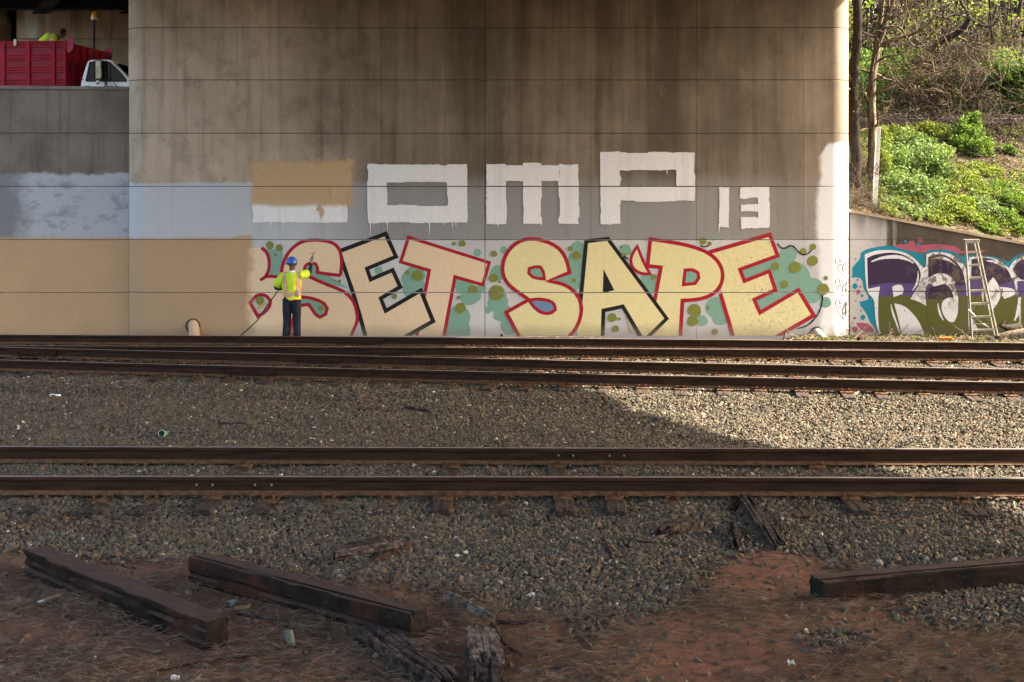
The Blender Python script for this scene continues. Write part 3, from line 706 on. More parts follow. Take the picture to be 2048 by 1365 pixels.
for i in range(3):
    for j in range(4): sheet_panel('concrete_panel', LX[i] + .004, LX[i + 1] - .004, lz[j] + GAP, lz[j + 1] - GAP, YL, .1, M['left_wall'], lw)
    s = (zt1 - zt0) / 12.0
    sheet_panel('concrete_panel', LX[i] + .004, LX[i + 1] - .004, lz[4] + GAP, zt0 + (LX[i] + 12) * s, YL, .1, M['left_wall'], lw, zt0 + (LX[i + 1] + 12) * s)
MB().add([(-29.5, YL + .04, -1.4), (XL + .05, YL + .04, -1.4), (XL + .05, YL + .04, zt1 - .02), (-29.5, YL + .04, zt0 - .02 + (-17.5) * (zt1 - zt0) / 12)] + [(-29.5, YL + .34, -1.4), (XL + .05, YL + .34, -1.4), (XL + .05, YL + .34, zt1 - .02), (-29.5, YL + .34, zt0 - .02 + (-17.5) * (zt1 - zt0) / 12)],
         [(0, 1, 2, 3), (5, 4, 7, 6), (3, 2, 6, 7), (0, 4, 5, 1), (1, 5, 6, 2), (0, 3, 7, 4)]).build('core', M['joint'], lw)
s = (zt1 - zt0) / 12.0
MB().bar((-29.5, YL + .17, zt0 - 17.5 * s + .035), (XL + .04, YL + .17, zt1 + .035), .42, .07).build('coping', M['conc_grey'], lw)

# ------------------------------------------------------------------ right wing wall
YW = 29.25
ww_ = thing('wing_wall', 'low sloping concrete wing wall covered in purple and olive graffiti', 'wall', (12, YW, -.1))
wx0, wx1 = XRt + .012, 22.0
def wtop(x): return WZ(425, YW) + (x - WX(1700, YW)) * (WZ(490, YW) - WZ(425, YW)) / (WX(2048, YW) - WX(1700, YW))
j1, j2 = WZ(480, YW), WZ(583, YW)
xm = WX(1873, YW)
def wing_panel(poly): MB().add([(x, YW, z) for x, z in poly] + [(x, YW + .12, z) for x, z in poly], [tuple(range(len(poly)))] + [(i, i + len(poly), (i + 1) % len(poly) + len(poly), (i + 1) % len(poly)) for i in range(len(poly))]).build('concrete_panel', M['wing'], ww_)
wing_panel([(wx0, -1.2), (wx1, -1.2), (wx1, min(j2 - GAP, wtop(wx1))), (16.3, j2 - GAP), (wx0, j2 - GAP)])
wing_panel([(wx0, j2 + GAP), (16.3, j2 + GAP), (16.3, wtop(16.3)), (xm, wtop(xm)), (xm, j1 - GAP), (wx0, j1 - GAP)])
wing_panel([(wx0, j1 + GAP), (xm - .001, j1 + GAP), (xm - .001, wtop(xm)), (wx0, wtop(wx0))])
MB().prism([(wx0, -1.3), (wx1, -1.3), (wx1, wtop(wx1) - .02), (wx0, wtop(wx0) - .02)], YW + .03, YW + .3).build('core', M['joint'], ww_)
MB().bar((wx0, YW + .15, wtop(wx0) + .03), (wx1, YW + .15, wtop(wx1) + .03), .36, .06).build('coping', M['conc_tan'], ww_)
WL = [YW - .001]
def wcoat(name, items, label=None, kind=None):
    bm = bmesh.new(); mats = []
    for (mt, kind_, pts, w) in items:
        if mt not in mats: mats.append(mt)
        WL[0] -= .0003
        if kind_ == 'f': fill_into(bm, [towall(chaikin(pts, True, 50), z6, YW)], WL[0], mats.index(mt))
        elif kind_ == 'c': fill_into(bm, [blob(pts[0], pts[1], pts[2], int(pts[0]), z6, 18, .06, YW)], WL[0], mats.index(mt))
        else: ribbon_into(bm, towall(chaikin(pts, False, 80), z6, YW), w, WL[0], mats.index(mt), False, .1, 1, True)
    # keep the coat under the sloping top
    a = Vector((wx0, 0, wtop(wx0) - .03)); bb = Vector((wx1, 0, wtop(wx1) - .03)); d = bb - a
    bmesh.ops.bisect_plane(bm, geom=bm.verts[:] + bm.edges[:] + bm.faces[:], plane_co=a, plane_no=Vector((-d.z, 0, d.x)), clear_outer=True)
    return finish_coat(bm, name, mats, ww_, (j1, j2), (), .010, -.06, label, kind)
CY, WW, PU, PD, OL, PK = wpaint('turquoise', (0.012, 0.20, 0.29)), wpaint('white', (0.66, 0.65, 0.66)), wpaint('violet', (0.085, 0.058, 0.175)), wpaint('deep_purple', (0.040, 0.024, 0.055)), wpaint('moss', (0.092, 0.098, 0.022)), wpaint('pink', (0.36, 0.085, 0.13))
GL = wpaint('ground_coat', (0.44, 0.43, 0.42), .3)
wcoat('painted_ground', [(GL, 'f', [(2, 300), (200, 300), (260, 380), (330, 420), (330, 1300), (2, 1300)], 0)])
halo = [(400, 360), (300, 370), (200, 390), (140, 412), (105, 440), (105, 490), (60, 540), (18, 590), (25, 640), (15, 690), (60, 680), (105, 690), (130, 730), (130, 790), (188, 880), (180, 910), (98, 930), (100, 970), (140, 1010), (180, 1080), (195, 1130), (240, 1180), (265, 1240), (400, 1300), (3000, 1300), (3000, 470), (1780, 440), (1680, 455), (1610, 530), (1500, 480), (1350, 460), (1200, 455), (1140, 475), (1040, 415), (900, 395), (790, 405), (740, 450), (640, 420), (520, 392)]
wcoat('graffiti_halo', [(PK, 'f', [(430, 380), (480, 345), (560, 350), (600, 325), (660, 345), (760, 360), (860, 340), (960, 355), (1080, 365), (1120, 420), (1300, 400), (1380, 415), (1300, 440), (1000, 440), (700, 440), (600, 410)], 0), (CY, 'f', halo, 0), (PK, 'f', [(60, 1145), (130, 1138), (200, 1160), (235, 1200), (250, 1240), (140, 1235), (80, 1180)], 0)] +
      [(PK, 'c', q, 0) for q in ((710, 310, 24), (85, 830, 24), (45, 1095, 15), (50, 1210, 28), (25, 1145, 9), (105, 778, 11), (620, 345, 35), (880, 375, 34))] + [(CY, 'c', q, 0) for q in ((50, 773, 27), (130, 1088, 25), (122, 868, 14), (76, 708, 10), (55, 497, 8), (55, 918, 7), (112, 1017, 8), (560, 318, 16), (690, 350, 18))], 'turquoise halo and pink splashes round the graffiti')
whiteo = [(148, 452), (250, 412), (380, 404), (490, 415), (600, 450), (680, 520), (742, 588), (768, 575), (772, 450), (850, 425), (980, 432), (1060, 470), (1130, 530), (1180, 610), (1205, 480), (1300, 468), (1420, 480), (1520, 515), (1605, 590), (1650, 520), (1720, 475), (1800, 470), (3000, 500), (3000, 1300), (300, 1300), (262, 1150), (248, 1000), (246, 900), (160, 830)]
wcoat('painted_letter', [(WW, 'f', whiteo, 0),
    (PU, 'f', [(178, 640), (700, 640), (700, 760), (640, 850), (620, 890), (285, 890), (302, 775), (182, 800)], 0),
    (PD, 'f', [(172, 488), (230, 458), (320, 440), (430, 430), (540, 450), (650, 520), (705, 600), (718, 680), (690, 745), (560, 745), (400, 735), (300, 750), (180, 770)], 0),
    (OL, 'f', [(287, 880), (430, 870), (620, 868), (610, 900), (700, 930), (770, 970), (900, 1100), (900, 1300), (770, 1300), (700, 1130), (620, 1030), (540, 965), (445, 945), (500, 1150), (530, 1300), (310, 1300), (280, 1100)], 0),
    (WW, 'f', [(425, 780), (470, 755), (520, 760), (545, 800), (530, 850), (440, 882)], 0),
    (WW, 's', [(215, 525), (300, 490), (400, 475), (500, 475), (600, 510), (640, 540)], .085), (WW, 's', [(685, 620), (690, 690), (670, 760), (630, 815)], .05),
    (WW, 's', [(412, 955), (430, 1040), (475, 1160), (500, 1230)], .05)], 'large letter R, purple above and olive below, in white outline')
wcoat('painted_letter', [(PU, 'f', [(760, 800), (800, 740), (1170, 740), (1180, 890), (1080, 900), (760, 900)], 0),
    (PD, 'f', [(790, 478), (860, 452), (940, 450), (1030, 490), (1100, 555), (1150, 640), (1165, 760), (1080, 770), (1040, 690), (960, 640), (880, 645), (790, 690)], 0),
    (OL, 'f', [(765, 880), (1060, 865), (1190, 870), (1200, 1300), (850, 1300), (770, 1000)], 0), (PD, 'f', [(800, 790), (900, 745), (1000, 770), (1050, 860), (1040, 930), (940, 900), (780, 905)], 0),
    (WW, 'f', [(800, 690), (850, 650), (930, 635), (1010, 690), (1060, 770), (1095, 880), (1090, 1010), (1060, 1000), (1050, 880), (1015, 790), (960, 745), (850, 775), (800, 740)], 0),
    (WW, 'f', [(990, 885), (1050, 890), (1092, 960), (1088, 1060), (1050, 1135), (1000, 1135), (950, 1080), (918, 990), (935, 920)], 0), (WW, 's', [(885, 945), (895, 1010), (920, 1080), (945, 1118)], .05), (WW, 's', [(820, 500), (900, 480), (990, 500), (1070, 560)], .07)], 'second graffiti letter O with a pale oval in its middle')
wcoat('painted_letter', [(PU, 'f', [(1215, 700), (1650, 690), (1690, 880), (1215, 880)], 0),
    (PD, 'f', [(1228, 500), (1330, 485), (1430, 490), (1530, 540), (1605, 620), (1640, 720), (1500, 760), (1460, 700), (1400, 720), (1225, 680)], 0),
    (OL, 'f', [(1215, 870), (1500, 860), (1700, 870), (1720, 1300), (1205, 1300)], 0),
    (WW, 'f', [(1445, 680), (1490, 740), (1530, 840), (1500, 930), (1445, 1005), (1390, 990), (1370, 900), (1390, 740)], 0),
    (WW, 's', [(1350, 760), (1335, 850), (1345, 930)], .05), (WW, 'f', [(1510, 780), (1640, 790), (1700, 850), (1560, 900), (1530, 860)], 0), (WW, 's', [(1705, 870), (1710, 960), (1690, 1060), (1660, 1120)], .09), (WW, 's', [(1380, 515), (1480, 525), (1570, 590)], .07),
    (WW, 'f', [(1235, 1100), (1290, 1205), (1235, 1205)], 0)], 'third graffiti letter behind the stepladder')
wcoat('painted_letter', [(PU, 'f', [(1690, 720), (2300, 700), (2300, 880), (1700, 880)], 0), (PD, 'f', [(1645, 600), (1690, 520), (1780, 490), (2300, 520), (2300, 700), (1760, 720), (1690, 680)], 0), (OL, 'f', [(1730, 850), (3000, 850), (3000, 1300), (1725, 1300)], 0), (PD, 'f', [(2300, 560), (3000, 620), (3000, 860), (2300, 860)], 0)], 'fourth graffiti letter running out beside the log')

# ------------------------------------------------------------------ overpass deck above (it shades the place)
H0 = 8.6; off = H0 / math.tan(R(SUN_EL))
E0 = Vector((-2.15 + off * math.cos(R(SUN_AZ)), 26.8 + off * math.sin(R(SUN_AZ)), 0)); U = Vector((-.452, .892, 0)).normalized(); NL = Vector((-U.y, U.x, 0))
deck = thing('bridge_deck', 'steel girder overpass deck high above the tracks on the concrete pier', 'bridge deck', (E0.x, E0.y, H0))
A_, B_ = E0 - U * 62, E0 + U * 45
WD = 19.3
MB().bar(A_ + NL * WD / 2 + Vector((0, 0, 9.95)), B_ + NL * WD / 2 + Vector((0, 0, 9.95)), WD, .28).build('slab', M['conc_grey'], deck)
for i in range(9):
    q = NL * (.22 + i * (WD - .44) / 8)
    g = MB()
    g.bar(A_ + q + Vector((0, 0, 9.2)), B_ + q + Vector((0, 0, 9.2)), .03, 1.16); g.bar(A_ + q + Vector((0, 0, 8.62)), B_ + q + Vector((0, 0, 8.62)), .42, .04); g.bar(A_ + q + Vector((0, 0, 9.79)), B_ + q + Vector((0, 0, 9.79)), .4, .04)
    g.build('girder', M['iron'], deck)

# ------------------------------------------------------------------ road above, abutment behind it
road_m = mottled('asphalt', (0.045, 0.043, 0.04), (0.07, 0.066, 0.06), 12, .9, .3, .005)
MB().box((-24, 45, 4.35), (60, 31.2, .2)).build('road', road_m); tag(bpy.data.objects['road'], kind='structure')
YA = 38.0
def ab_paint(nt, b):
    o = nt.obj(); x, y, z = nt.sep(o); st = nt.noise(nt.vscale(o, 3, 1, .3), 1, 6, .65); cl = nt.noise(o, .9, 5, .6)
    c = nt.mix(nt.mapr(cl, .35, .65), (0.50, 0.385, 0.285), (0.34, 0.25, 0.18))
    c = nt.mix(nt.mapr(st, .48, .7, 0, .7), c, (0.085, 0.06, 0.047))
    wn_ = nt.noise(nt.vscale(o, 6, 1, .5), 1, 6, .7); xs_ = nt.math('ADD', x, nt.math('MULTIPLY', nt.math('SUBTRACT', wn_, .5), .28)); tp = nt.mapr(z, 7.8, 8.7, 0, .10)
    w = nt.mapr(nt.math('SUBTRACT', nt.math('ABSOLUTE', nt.math('ADD', xs_, 14.45)), tp), .20, .06)
    w2 = nt.math('MULTIPLY', nt.mapr(nt.math('ABSOLUTE', nt.math('ADD', xs_, 14.0)), .10, .02), nt.mapr(z, 8.0, 8.5))
    c = nt.mix(nt.math('MULTIPLY', nt.math('MAXIMUM', w, w2), nt.mapr(wn_, .25, .6, .55, .95)), c, (0.56, 0.57, 0.58))
    nt.put(b.inputs['Base Color'], c)
ab = thing('bridge_abutment', 'brown concrete abutment with a white runoff stain behind the red truck', 'abutment', (-10, YA, 4.45))
abm = material('abutment_concrete', ab_paint, rough=.9)
zl = WZ(78, YA)
MB().box((WX(35, YA) + 5.0, YA + .6, (4.4 + zl) / 2), (10, 1.2, zl - 4.4)).build('stem', M['conc_tan'], ab)
MB().box((WX(35, YA) + 5.0, YA + .62, (zl + .004 + WZ(19, YA)) / 2), (10, 1.4, WZ(19, YA) - zl - .004)).build('cap', abm, ab)
MB().box((WX(77, YA), YA - .0, WZ(4, YA)), (.72, .5, .5)).build('bearing_block', M['conc_grey'], ab)
MB().box((-18.3, 40.3, 5.9), (4.1, 1.0, 3.0)).build('step_block', M['conc_tan'], ab)
MB().box((WX(-60, 40.2), 40.2, WZ(42, 40.2) - .5), (2.22, 1.0, 1.5)).build('step_block', M['conc_tan'], ab)
MB().box((WX(-20, 39.5), 39.5, WZ(10, 39.5)), (.82, .8, 1.1)).build('bearing_block', M['conc_tan'], ab)
MB().box((-9.9, 37.0, 9.25), (10.4, .35, 1.3)).build('cross_beam', M['iron'], deck)
MB().bar((WX(-60, 41.5), 41.5, WZ(60, 41.5)), (WX(60, 41.5), 41.5, WZ(-25, 41.5)), .3, .42).build('brace_beam', M['iron'], ab)
MB().box((-20, 43.0, 7.0), (26, .3, 7.0)).build('void_shade_sheet', M['iron'], ab)  # dark sheet added to stand for the shaded void between the girders
# ------------------------------------------------------------------ railway tracks
RT = 0.30                                            # rail top
def railpath(pts):                                   # photo (x, y) of the rail head -> plan points, extended both ways
    q = [(( x - PX) / (y - YH) * (CZ - RT), F * (CZ - RT) / (y - YH)) for x, y in pts]
    return q
def resample(q, st=.5, x0=-15.5, x1=15.5):
    xs_ = np.array([p[0] for p in q]); ys_ = np.array([p[1] for p in q])
    X = np.arange(x0, x1 + .01, st); k = max(1, min(3, len(q) - 1))
    c = np.polyfit(xs_, ys_, min(2, len(q) - 1)); Y = np.polyval(c, X)
    return [Vector((a, b, 0)) for a, b in zip(X, Y)], (lambda x: float(np.polyval(c, x)))
PROF = [(-.030, 0), (.030, 0), (.036, -.008), (.036, -.036), (.012, -.050), (.009, -.145), (.070, -.168), (.070, -.18), (-.070, -.18), (-.070, -.168), (-.009, -.145), (-.012, -.05), (-.036, -.036), (-.036, -.008)]
def rail_mesh(path):
    n = len(PROF); vs = []; fs = []; ms = []
    for i, p in enumerate(path):
        t = (path[min(i + 1, len(path) - 1)] - path[max(0, i - 1)]).normalized(); lat = Vector((-t.y, t.x, 0))
        for a, z in PROF: vs.append(p + lat * a + Vector((0, 0, RT + z)))
    mb = MB()
    for i in range(len(path) - 1):
        for j in range(n):
            j2 = (j + 1) % n; fs.append((i * n + j, (i + 1) * n + j, (i + 1) * n + j2, i * n + j2)); ms.append(1 if j == 0 else 2 if j in (5, 6, 8, 9) else 0)
    fs += [tuple(range(n)), tuple((len(path) - 1) * n + j for j in range(n - 1, -1, -1))]; ms += [0, 0]
    mb.v = vs; mb.f = fs; mb.m = ms
    return mb
def tie_mesh(seed, L=2.6):
    r_ = random.Random(seed); w, h = .225, .18; mb = MB(); n = 13; vs = []; sec = [(-1, -1), (1, -1), (1, .8), (.82, 1), (.1, 1.0), (.02, .93), (-.1, 1.0), (-.82, 1), (-1, .8)]
    for i in range(n):
        x = -L / 2 + L * i / (n - 1); e = .86 if i in (0, n - 1) else 1
        for a, c in sec: vs.append((a * w / 2 * e + r_.uniform(-.006, .006), x + r_.uniform(-.004, .004), c * h / 2 * (.93 if i in (0, n - 1) else 1) + r_.uniform(-.005, .005)))
    k = len(sec); fs = [(i * k + j, i * k + (j + 1) % k, (i + 1) * k + (j + 1) % k, (i + 1) * k + j) for i in range(n - 1) for j in range(k)]
    fs += [tuple(range(k - 1, -1, -1)), tuple((n - 1) * k + j for j in range(k))]
    mb.add(vs, fs); return mb.mesh('sleeper')
TIE = [tie_mesh(s) for s in range(5)]
for m_ in TIE: m_.materials.append(M['tie'])
pl = MB(); pl.box((0, 0, .009), (.19, .36, .018))
for sx in (-.055, .055): pl.box((sx, .083, .03), (.02, .02, .035)); pl.box((sx, .076, .05), (.028, .04, .014)); pl.box((-sx, -.083, .03), (.02, .02, .035)); pl.box((-sx, -.076, .05), (.028, .04, .014))
pl.box((.02, .15, .02), (.022, .022, .016)); pl.box((-.03, -.15, .02), (.022, .022, .016))
PLATE = pl.mesh('tie_plate'); PLATE.materials.append(M['rust_light'])
def joint_bar(x, fy, side, L, par):
    mb = MB(); y = fy(x); a = Vector((x - L / 2, fy(x - L / 2), RT)); b = Vector((x + L / 2, fy(x + L / 2), RT)); o = Vector((0, side * .028, 0))
    mb.bar(a + o + Vector((0, 0, -.098)), b + o + Vector((0, 0, -.098)), .026, .09); mb.bar(a + o * 1.5 + Vector((0, 0, -.142)), b + o * 1.5 + Vector((0, 0, -.142)), .05, .018); mb.bar(a + o * 1.1 + Vector((0, 0, -.052)), b + o * 1.1 + Vector((0, 0, -.052)), .03, .012)
    for k in range(6):
        p = a.lerp(b, (k + .5) / 6) + Vector((0, side * .05, -.098)); mb.tube([p, p + Vector((0, side * .03, 0))], .019, 6)
    mb.build('joint_bar', M['rust'], par)
def track(label, far, near, spacing, phase, joints, near_x=(-15.5, 15.5), far_x=(-15.5, 15.5), seed=0, bury=.1, bolts=()):
    pf, ff = resample(railpath(far), .5, *far_x); pn, fn = resample(railpath(near), .5, *near_x)
    cy = (ff(0) + fn(0)) / 2
    t = thing('railway_track', label, 'railway track', (0, cy, 0), 'parallel railway tracks')
    for p in (pf, pn): rail_mesh(p).build('rail', [M['rust'], M['railtop'], M['rust_light']], t, smooth=30, clean=False)
    r_ = random.Random(seed); x_ = -14.6 + phase
    while x_ < 14.6:
        x = x_ + r_.uniform(-.035, .035)
        y0, y1 = fn(x), ff(x); yc = (y0 + y1) / 2; sl = (fn(x + .5) - fn(x - .5)); rz = math.atan(sl)
        if abs(x) < .41 * yc + 1.6:
            s = link('sleeper', TIE[r_.randrange(5)], None, t)
            s.location = (x, yc + r_.uniform(-.04, .04), .012 + r_.uniform(-.008, .006) - (.04 if (r_.random() < bury and min(abs(x - q) for q in (-3.15, -.71, .54, 1.10, 3.5)) > .26) else .004)); s.rotation_euler = (0, 0, rz + r_.uniform(-.025, .025))
            for yy, fx in ((y0, near_x), (y1, far_x)):
                if not (fx[0] <= x <= fx[1]): continue
                q = _link0('tie_plate', PLATE, None, s); q.location = (0, yy - s.location.y, .092 + .0); q.rotation_euler = (0, 0, r_.uniform(-.02, .02))
        x_ += spacing
    for which, px, L in joints:
        f_ = ff if which == 'f' else fn; yy = f_(0)
        for _ in range(4): xx = (px - PX) / F * yy; yy = f_(xx)
        joint_bar(xx, f_, -1, L, t)
    for which, px in bolts:
        f_ = ff if which == 'f' else fn; yy = f_(0); xx = (px - PX) / F * yy; q = Vector((xx, f_(xx) - .008, RT - .085)); MB().tube([q, q + Vector((0, -.018, 0))], .011, 8).build('bolt', BOLT, t)
    return t
BOLT = material('bright_bolt', color=(.22, .20, .17), rough=.5)
track('near rusty railway track, both rails close below the middle of the scene', [(0, 892.9), (700, 895.4), (1400, 896.6), (2048, 898)], [(0, 952.7), (700, 953.7), (1400, 954.4), (2048, 956.3)], 0.603, .02, [], seed=1, bury=1.0, bolts=[('f', 1117), ('f', 1146), ('f', 1219), ('f', 1248), ('n', 393), ('n', 425), ('n', 510), ('n', 543)])
track('middle rusty railway track, slanting to join the farthest one', [(0, 695), (350, 702.5), (700, 710), (1400, 728.2), (1700, 732.4), (2048, 738)], [(0, 720.3), (700, 736.7), (1400, 754), (1700, 757.7), (2048, 765)], .62, .1, [('f', 636, .82), ('n', 500, .84), ('f', 72, .84)], far_x=(-9.8, 15.5), seed=2)
track('farthest rusty railway track running along the foot of the pier', [(0, 669.8), (700, 673.5), (1400, 679.3), (1700, 682.4), (2048, 685.8)], [(0, 691.8), (700, 693.8), (1400, 698.2), (1700, 700.8), (2048, 703)], .58, .4, [('f', 726, .92), ('n', 772, .92)], seed=3)

# ------------------------------------------------------------------ loose sleepers and broken timber
M['timber_end'] = mottled('timber_end_grain', (0.005, 0.0045, 0.004), (0.016, 0.013, 0.011), 18, .95, .6, .01)
def beam(name, label, p0, p1, w, h, back, seed, cracks=((.35, 1), ), group=None, mat='tie'):
    # a squared timber: its near lower edge from p0 to p1, the width going 'back', its faces checked and worn
    p0, p1 = Vector(p0), Vector(p1); d = (p1 - p0); L = d.length; d.normalize(); up = Vector((0, 0, 1)); bk = Vector(back); bk = (bk - d * bk.dot(d)).normalized(); up = (d.cross(bk) if d.cross(bk).z > 0 else bk.cross(d))
    r_ = random.Random(seed); sec = []
    m = 9
    def side(a, b, k): return [(a[0] + (b[0] - a[0]) * i / k, a[1] + (b[1] - a[1]) * i / k) for i in range(k)]
    c = .045; cs = [(c, 0), (1 - c, 0), (1, c), (1, 1 - c), (1 - c, 1), (c, 1), (0, 1 - c), (0, c)]
    for i in range(8): sec += side(cs[i], cs[(i + 1) % 8], 9 if i % 2 == 0 else 1)
    n = 60; vs = []; k = len(sec)
    for i in range(n + 1):
        t = i / n
        for j, (a, b) in enumerate(sec):
            ins = 0.0
            for (pos, face) in cracks:
                e = b if face == 'f' else a
                on = (a < .03) if face == 'f' else (b > .97)
                if on:
                    wv = pos + .09 * mnoise.noise(Vector((t * 4, seed * 3.1, pos * 7))) + .02 * mnoise.noise(Vector((t * 23, seed, pos)))
                    dd = abs(e - wv); dep = .75 + .5 * mnoise.noise(Vector((t * 5, 9.3, seed + pos)))
                    if dd < .07 and dep > .3: ins = max(ins, .075 * dep * (1 - dd / .07))
            q = 1 + .02 * mnoise.noise(Vector((t * 9, j * .7, seed)))
            nz = .006 * mnoise.noise(Vector((t * 14, a * 6, b * 6 + seed))) + .004 * mnoise.noise(Vector((t * 50, a * 14, b * 14 + seed)))
            ca, cb = (a - .5), (b - .5)
            aa = ca * w * q + (ins if a < .03 else 0) + nz * (1 if ca > 0 else -1); bb = cb * h * q - (ins if b > .97 else 0) + nz * (1 if cb > 0 else -1)
            ex = (.03 * mnoise.noise(Vector((a * 4, b * 4, seed + (5 if i else 0))))) if i in (0, n) else 0
            vs.append(p0 + d * (L * t + ex) + bk * (aa + w / 2) + up * (bb + h / 2))
    mb = MB(); fs = [(i * k + j, i * k + (j + 1) % k, (i + 1) * k + (j + 1) % k, (i + 1) * k + j) for i in range(n) for j in range(k)]
    fs += [tuple(range(k - 1, -1, -1)), tuple(n * k + j for j in range(k))]
    mb.add(vs, fs); mb.m[-2:] = [1, 1]
    o = mb.build(name, [M[mat], M['timber_end']], None, smooth=40); return tag(o, label, 'timber', group)
def beam_fn(nt, b):
    g = nt.obj(); n1 = nt.noise(g, 3.2, 6, .65); n2 = nt.noise(g, 26, 5, .7); n3 = nt.noise(g, 1.1, 3, .5)
    c = nt.mix(nt.mapr(n1, .35, .65), (0.006, 0.005, 0.0045), (0.018, 0.013, 0.011))
    c = nt.mix(nt.mapr(n3, .52, .62, 0, .8), c, (0.042, 0.018, 0.011)); c = nt.mix(nt.mapr(n2, .52, .8, 0, .5), c, (0.055, 0.043, 0.037))
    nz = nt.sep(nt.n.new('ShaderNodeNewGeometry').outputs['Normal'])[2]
    c = nt.mix(nt.mapr(nz, .5, .9, 0, .55), c, nt.mix(n2, (0.028, 0.018, 0.015), (0.10, 0.070, 0.060)))  # upward faces paler than the sides
    nt.put(b.inputs['Base Color'], c); nt.put(b.inputs['Normal'], nt.bump(nt.math('ADD', n2, n1), .7, .015))
M['beam'] = material('old_sleeper_timber', beam_fn, rough=.9, spec=.06)
gB = 'squared old sleepers lying loose in the foreground'
beam('loose_sleeper', 'dark squared timber lying on the dirt, leftmost of the three, gravel behind its far end', (-4.24, 10.95, -.06), (-2.236, 9.17, -.075), .20, .225, (.66, .75, 0), 3, ((.34, 'f'), (.72, 'f')), gB, 'beam')
beam('loose_sleeper', 'dark squared timber with pale top, between the other two, resting on a rotten plank', (-2.766, 10.75, -.05), (-.76, 9.33, -.06), .20, .215, (.577, .816, 0), 5, ((.38, 'f'), (.2, 't')), gB, 'beam')
beam('loose_sleeper', 'dark squared timber running out of the scene beside the bare red soil', (2.53, 10.24, -.06), (5.1, 10.83, -.03), .23, .165, (-.22, .97, 0), 8, ((.06, 't'), (.35, 't')), gB, 'beam')

wood_fn = lambda c1, c2: (lambda nt, b: (lambda n: (nt.put(b.inputs['Base Color'], nt.mix(nt.mapr(n, .36, .66), c1, c2)), nt.put(b.inputs['Normal'], nt.bump(n, .8, .02))))(nt.noise(nt.obj(), 16, 6, .7)))
M['rot'] = material('rotten_wood', wood_fn((0.009, 0.007, 0.0065), (0.062, 0.048, 0.042)), rough=.95, spec=.05)
M['rot_pale'] = material('weathered_wood', wood_fn((0.028, 0.021, 0.017), (0.150, 0.118, 0.100)), rough=.95, spec=.05)
M['rot_red'] = material('red_rotten_wood', wood_fn((0.016, 0.010, 0.008), (0.058, 0.034, 0.026)), rough=.95, spec=.05)
def splinter(name, label, a, b, w, h, seed, mat='rot', strips=(4, 2), ragged=.25, group=None, cat='broken wood', up=(0, 0, 1)):
    # split timber: flat splinters of wood side by side, torn off at different lengths, their ends sharpened
    a, b = Vector(a), Vector(b); d = b - a; L = d.length; d.normalize(); sx = d.cross(Vector(up)).normalized(); uz = sx.cross(d); r_ = random.Random(seed); mb = MB()
    nx, nz = strips[0] * 2, strips[1] + 1
    for i in range(nx):
        for j in range(nz):
            cx = (i + .5 + r_.uniform(-.25, .25)) / nx - .5; cz = (j + .5 + r_.uniform(-.2, .2)) / nz
            out = max(abs(cx) * 2, j / max(1, nz - 1)) ** 2
            e0 = L * ragged * r_.random() ** 2 * (.3 + out); e1 = L - L * ragged * r_.random() ** 1.6 * (.3 + out); n = 8; vs = []
            sw = w / nx * r_.uniform(.55, .95); sh = h / nz * r_.uniform(.5, .9); p0_ = r_.uniform(-.7, .7); p1_ = r_.uniform(-.7, .7)
            for k in range(n):
                t = k / (n - 1); q = 1.0 if 0 < k < n - 1 else .25; tt = e0 + (e1 - e0) * t
                c = a + d * tt + sx * (cx * w + w * .05 * mnoise.noise(Vector((t * 3, seed, 1)))) + uz * (cz * h + h * .12 * mnoise.noise(Vector((t * 3, seed + 5, 2))))
                if q < 1: c = c + sx * (sw * (p0_ if k == 0 else p1_))
                for (u, v) in ((-1, -1), (1, -1), (1, 1), (-1, 1)):
                    m = 1 + .28 * mnoise.noise(Vector((t * 5, seed + 2 + u * .3, i * 3 + j + v * .4)))
                    vs.append(c + sx * (u * sw * q * m) + uz * (v * sh * q * m))
            fs = [(k * 4 + m, k * 4 + (m + 1) % 4, k * 4 + 4 + (m + 1) % 4, k * 4 + 4 + m) for k in range(n - 1) for m in range(4)] + [(3, 2, 1, 0), tuple((n - 1) * 4 + m for m in range(4))]
            mb.add(vs, fs)
    o = mb.build(name, M[mat], None); return tag(o, label, cat, group)
def stick(name, label, pts, r0, r1, mat='rot', cat='stick', group=None, n=6):
    pts = [Vector(p) for p in pts]; mb = MB(); P = []
    for i in range(len(pts) - 1):
        for k in range(4): P.append(pts[i].lerp(pts[i + 1], k / 4) + Vector((0, 0, 0)) + Vector([mnoise.noise(Vector((i * 4 + k, r0 * 900, c))) * r0 * .9 for c in (0, 5, 9)]))
    P.append(pts[-1]); m = len(P)
    mb.tube(P, [(r0 + (r1 - r0) * i / (m - 1)) * (1 + .2 * mnoise.noise(Vector((i * .9, r0 * 77, 2)))) for i in range(m)], n)
    return tag(mb.build(name, M[mat], None, smooth=60), label, cat, group)
def g3(px, py, dz=0.02, zg=-.05):
    p = Gp(px, py, zg); return Vector((p.x, p.y, gz(p.x, p.y) + dz))
beam('broken_plank', 'short broken plank with pale worn face on the gravel behind the middle timber', g3(671, 1134, .03), g3(806, 1118, .03), .09, .075, (.12, 1, 0), 14, ((.5, 't'), (.3, 'f')), None, 'rot_pale')
splinter('splintered_board', 'dark torn board lying behind the short broken plank', g3(680, 1112, -.01), g3(790, 1092, .0), .14, .05, 4, 'rot', (3, 1), .3)
splinter('splintered_board', 'thin reddish splinter leaning on the short broken plank', g3(745, 1136, .01), g3(822, 1106, .03), .06, .04, 41, 'rot_red', (2, 1), .4)
splinter('rotten_timber', 'long rotten plank sliding out from under the middle timber', g3(712, 1262, -.02, -.06), g3(905, 1395, -.02, -.06), .22, .12, 6, 'rot', (5, 2), .3)
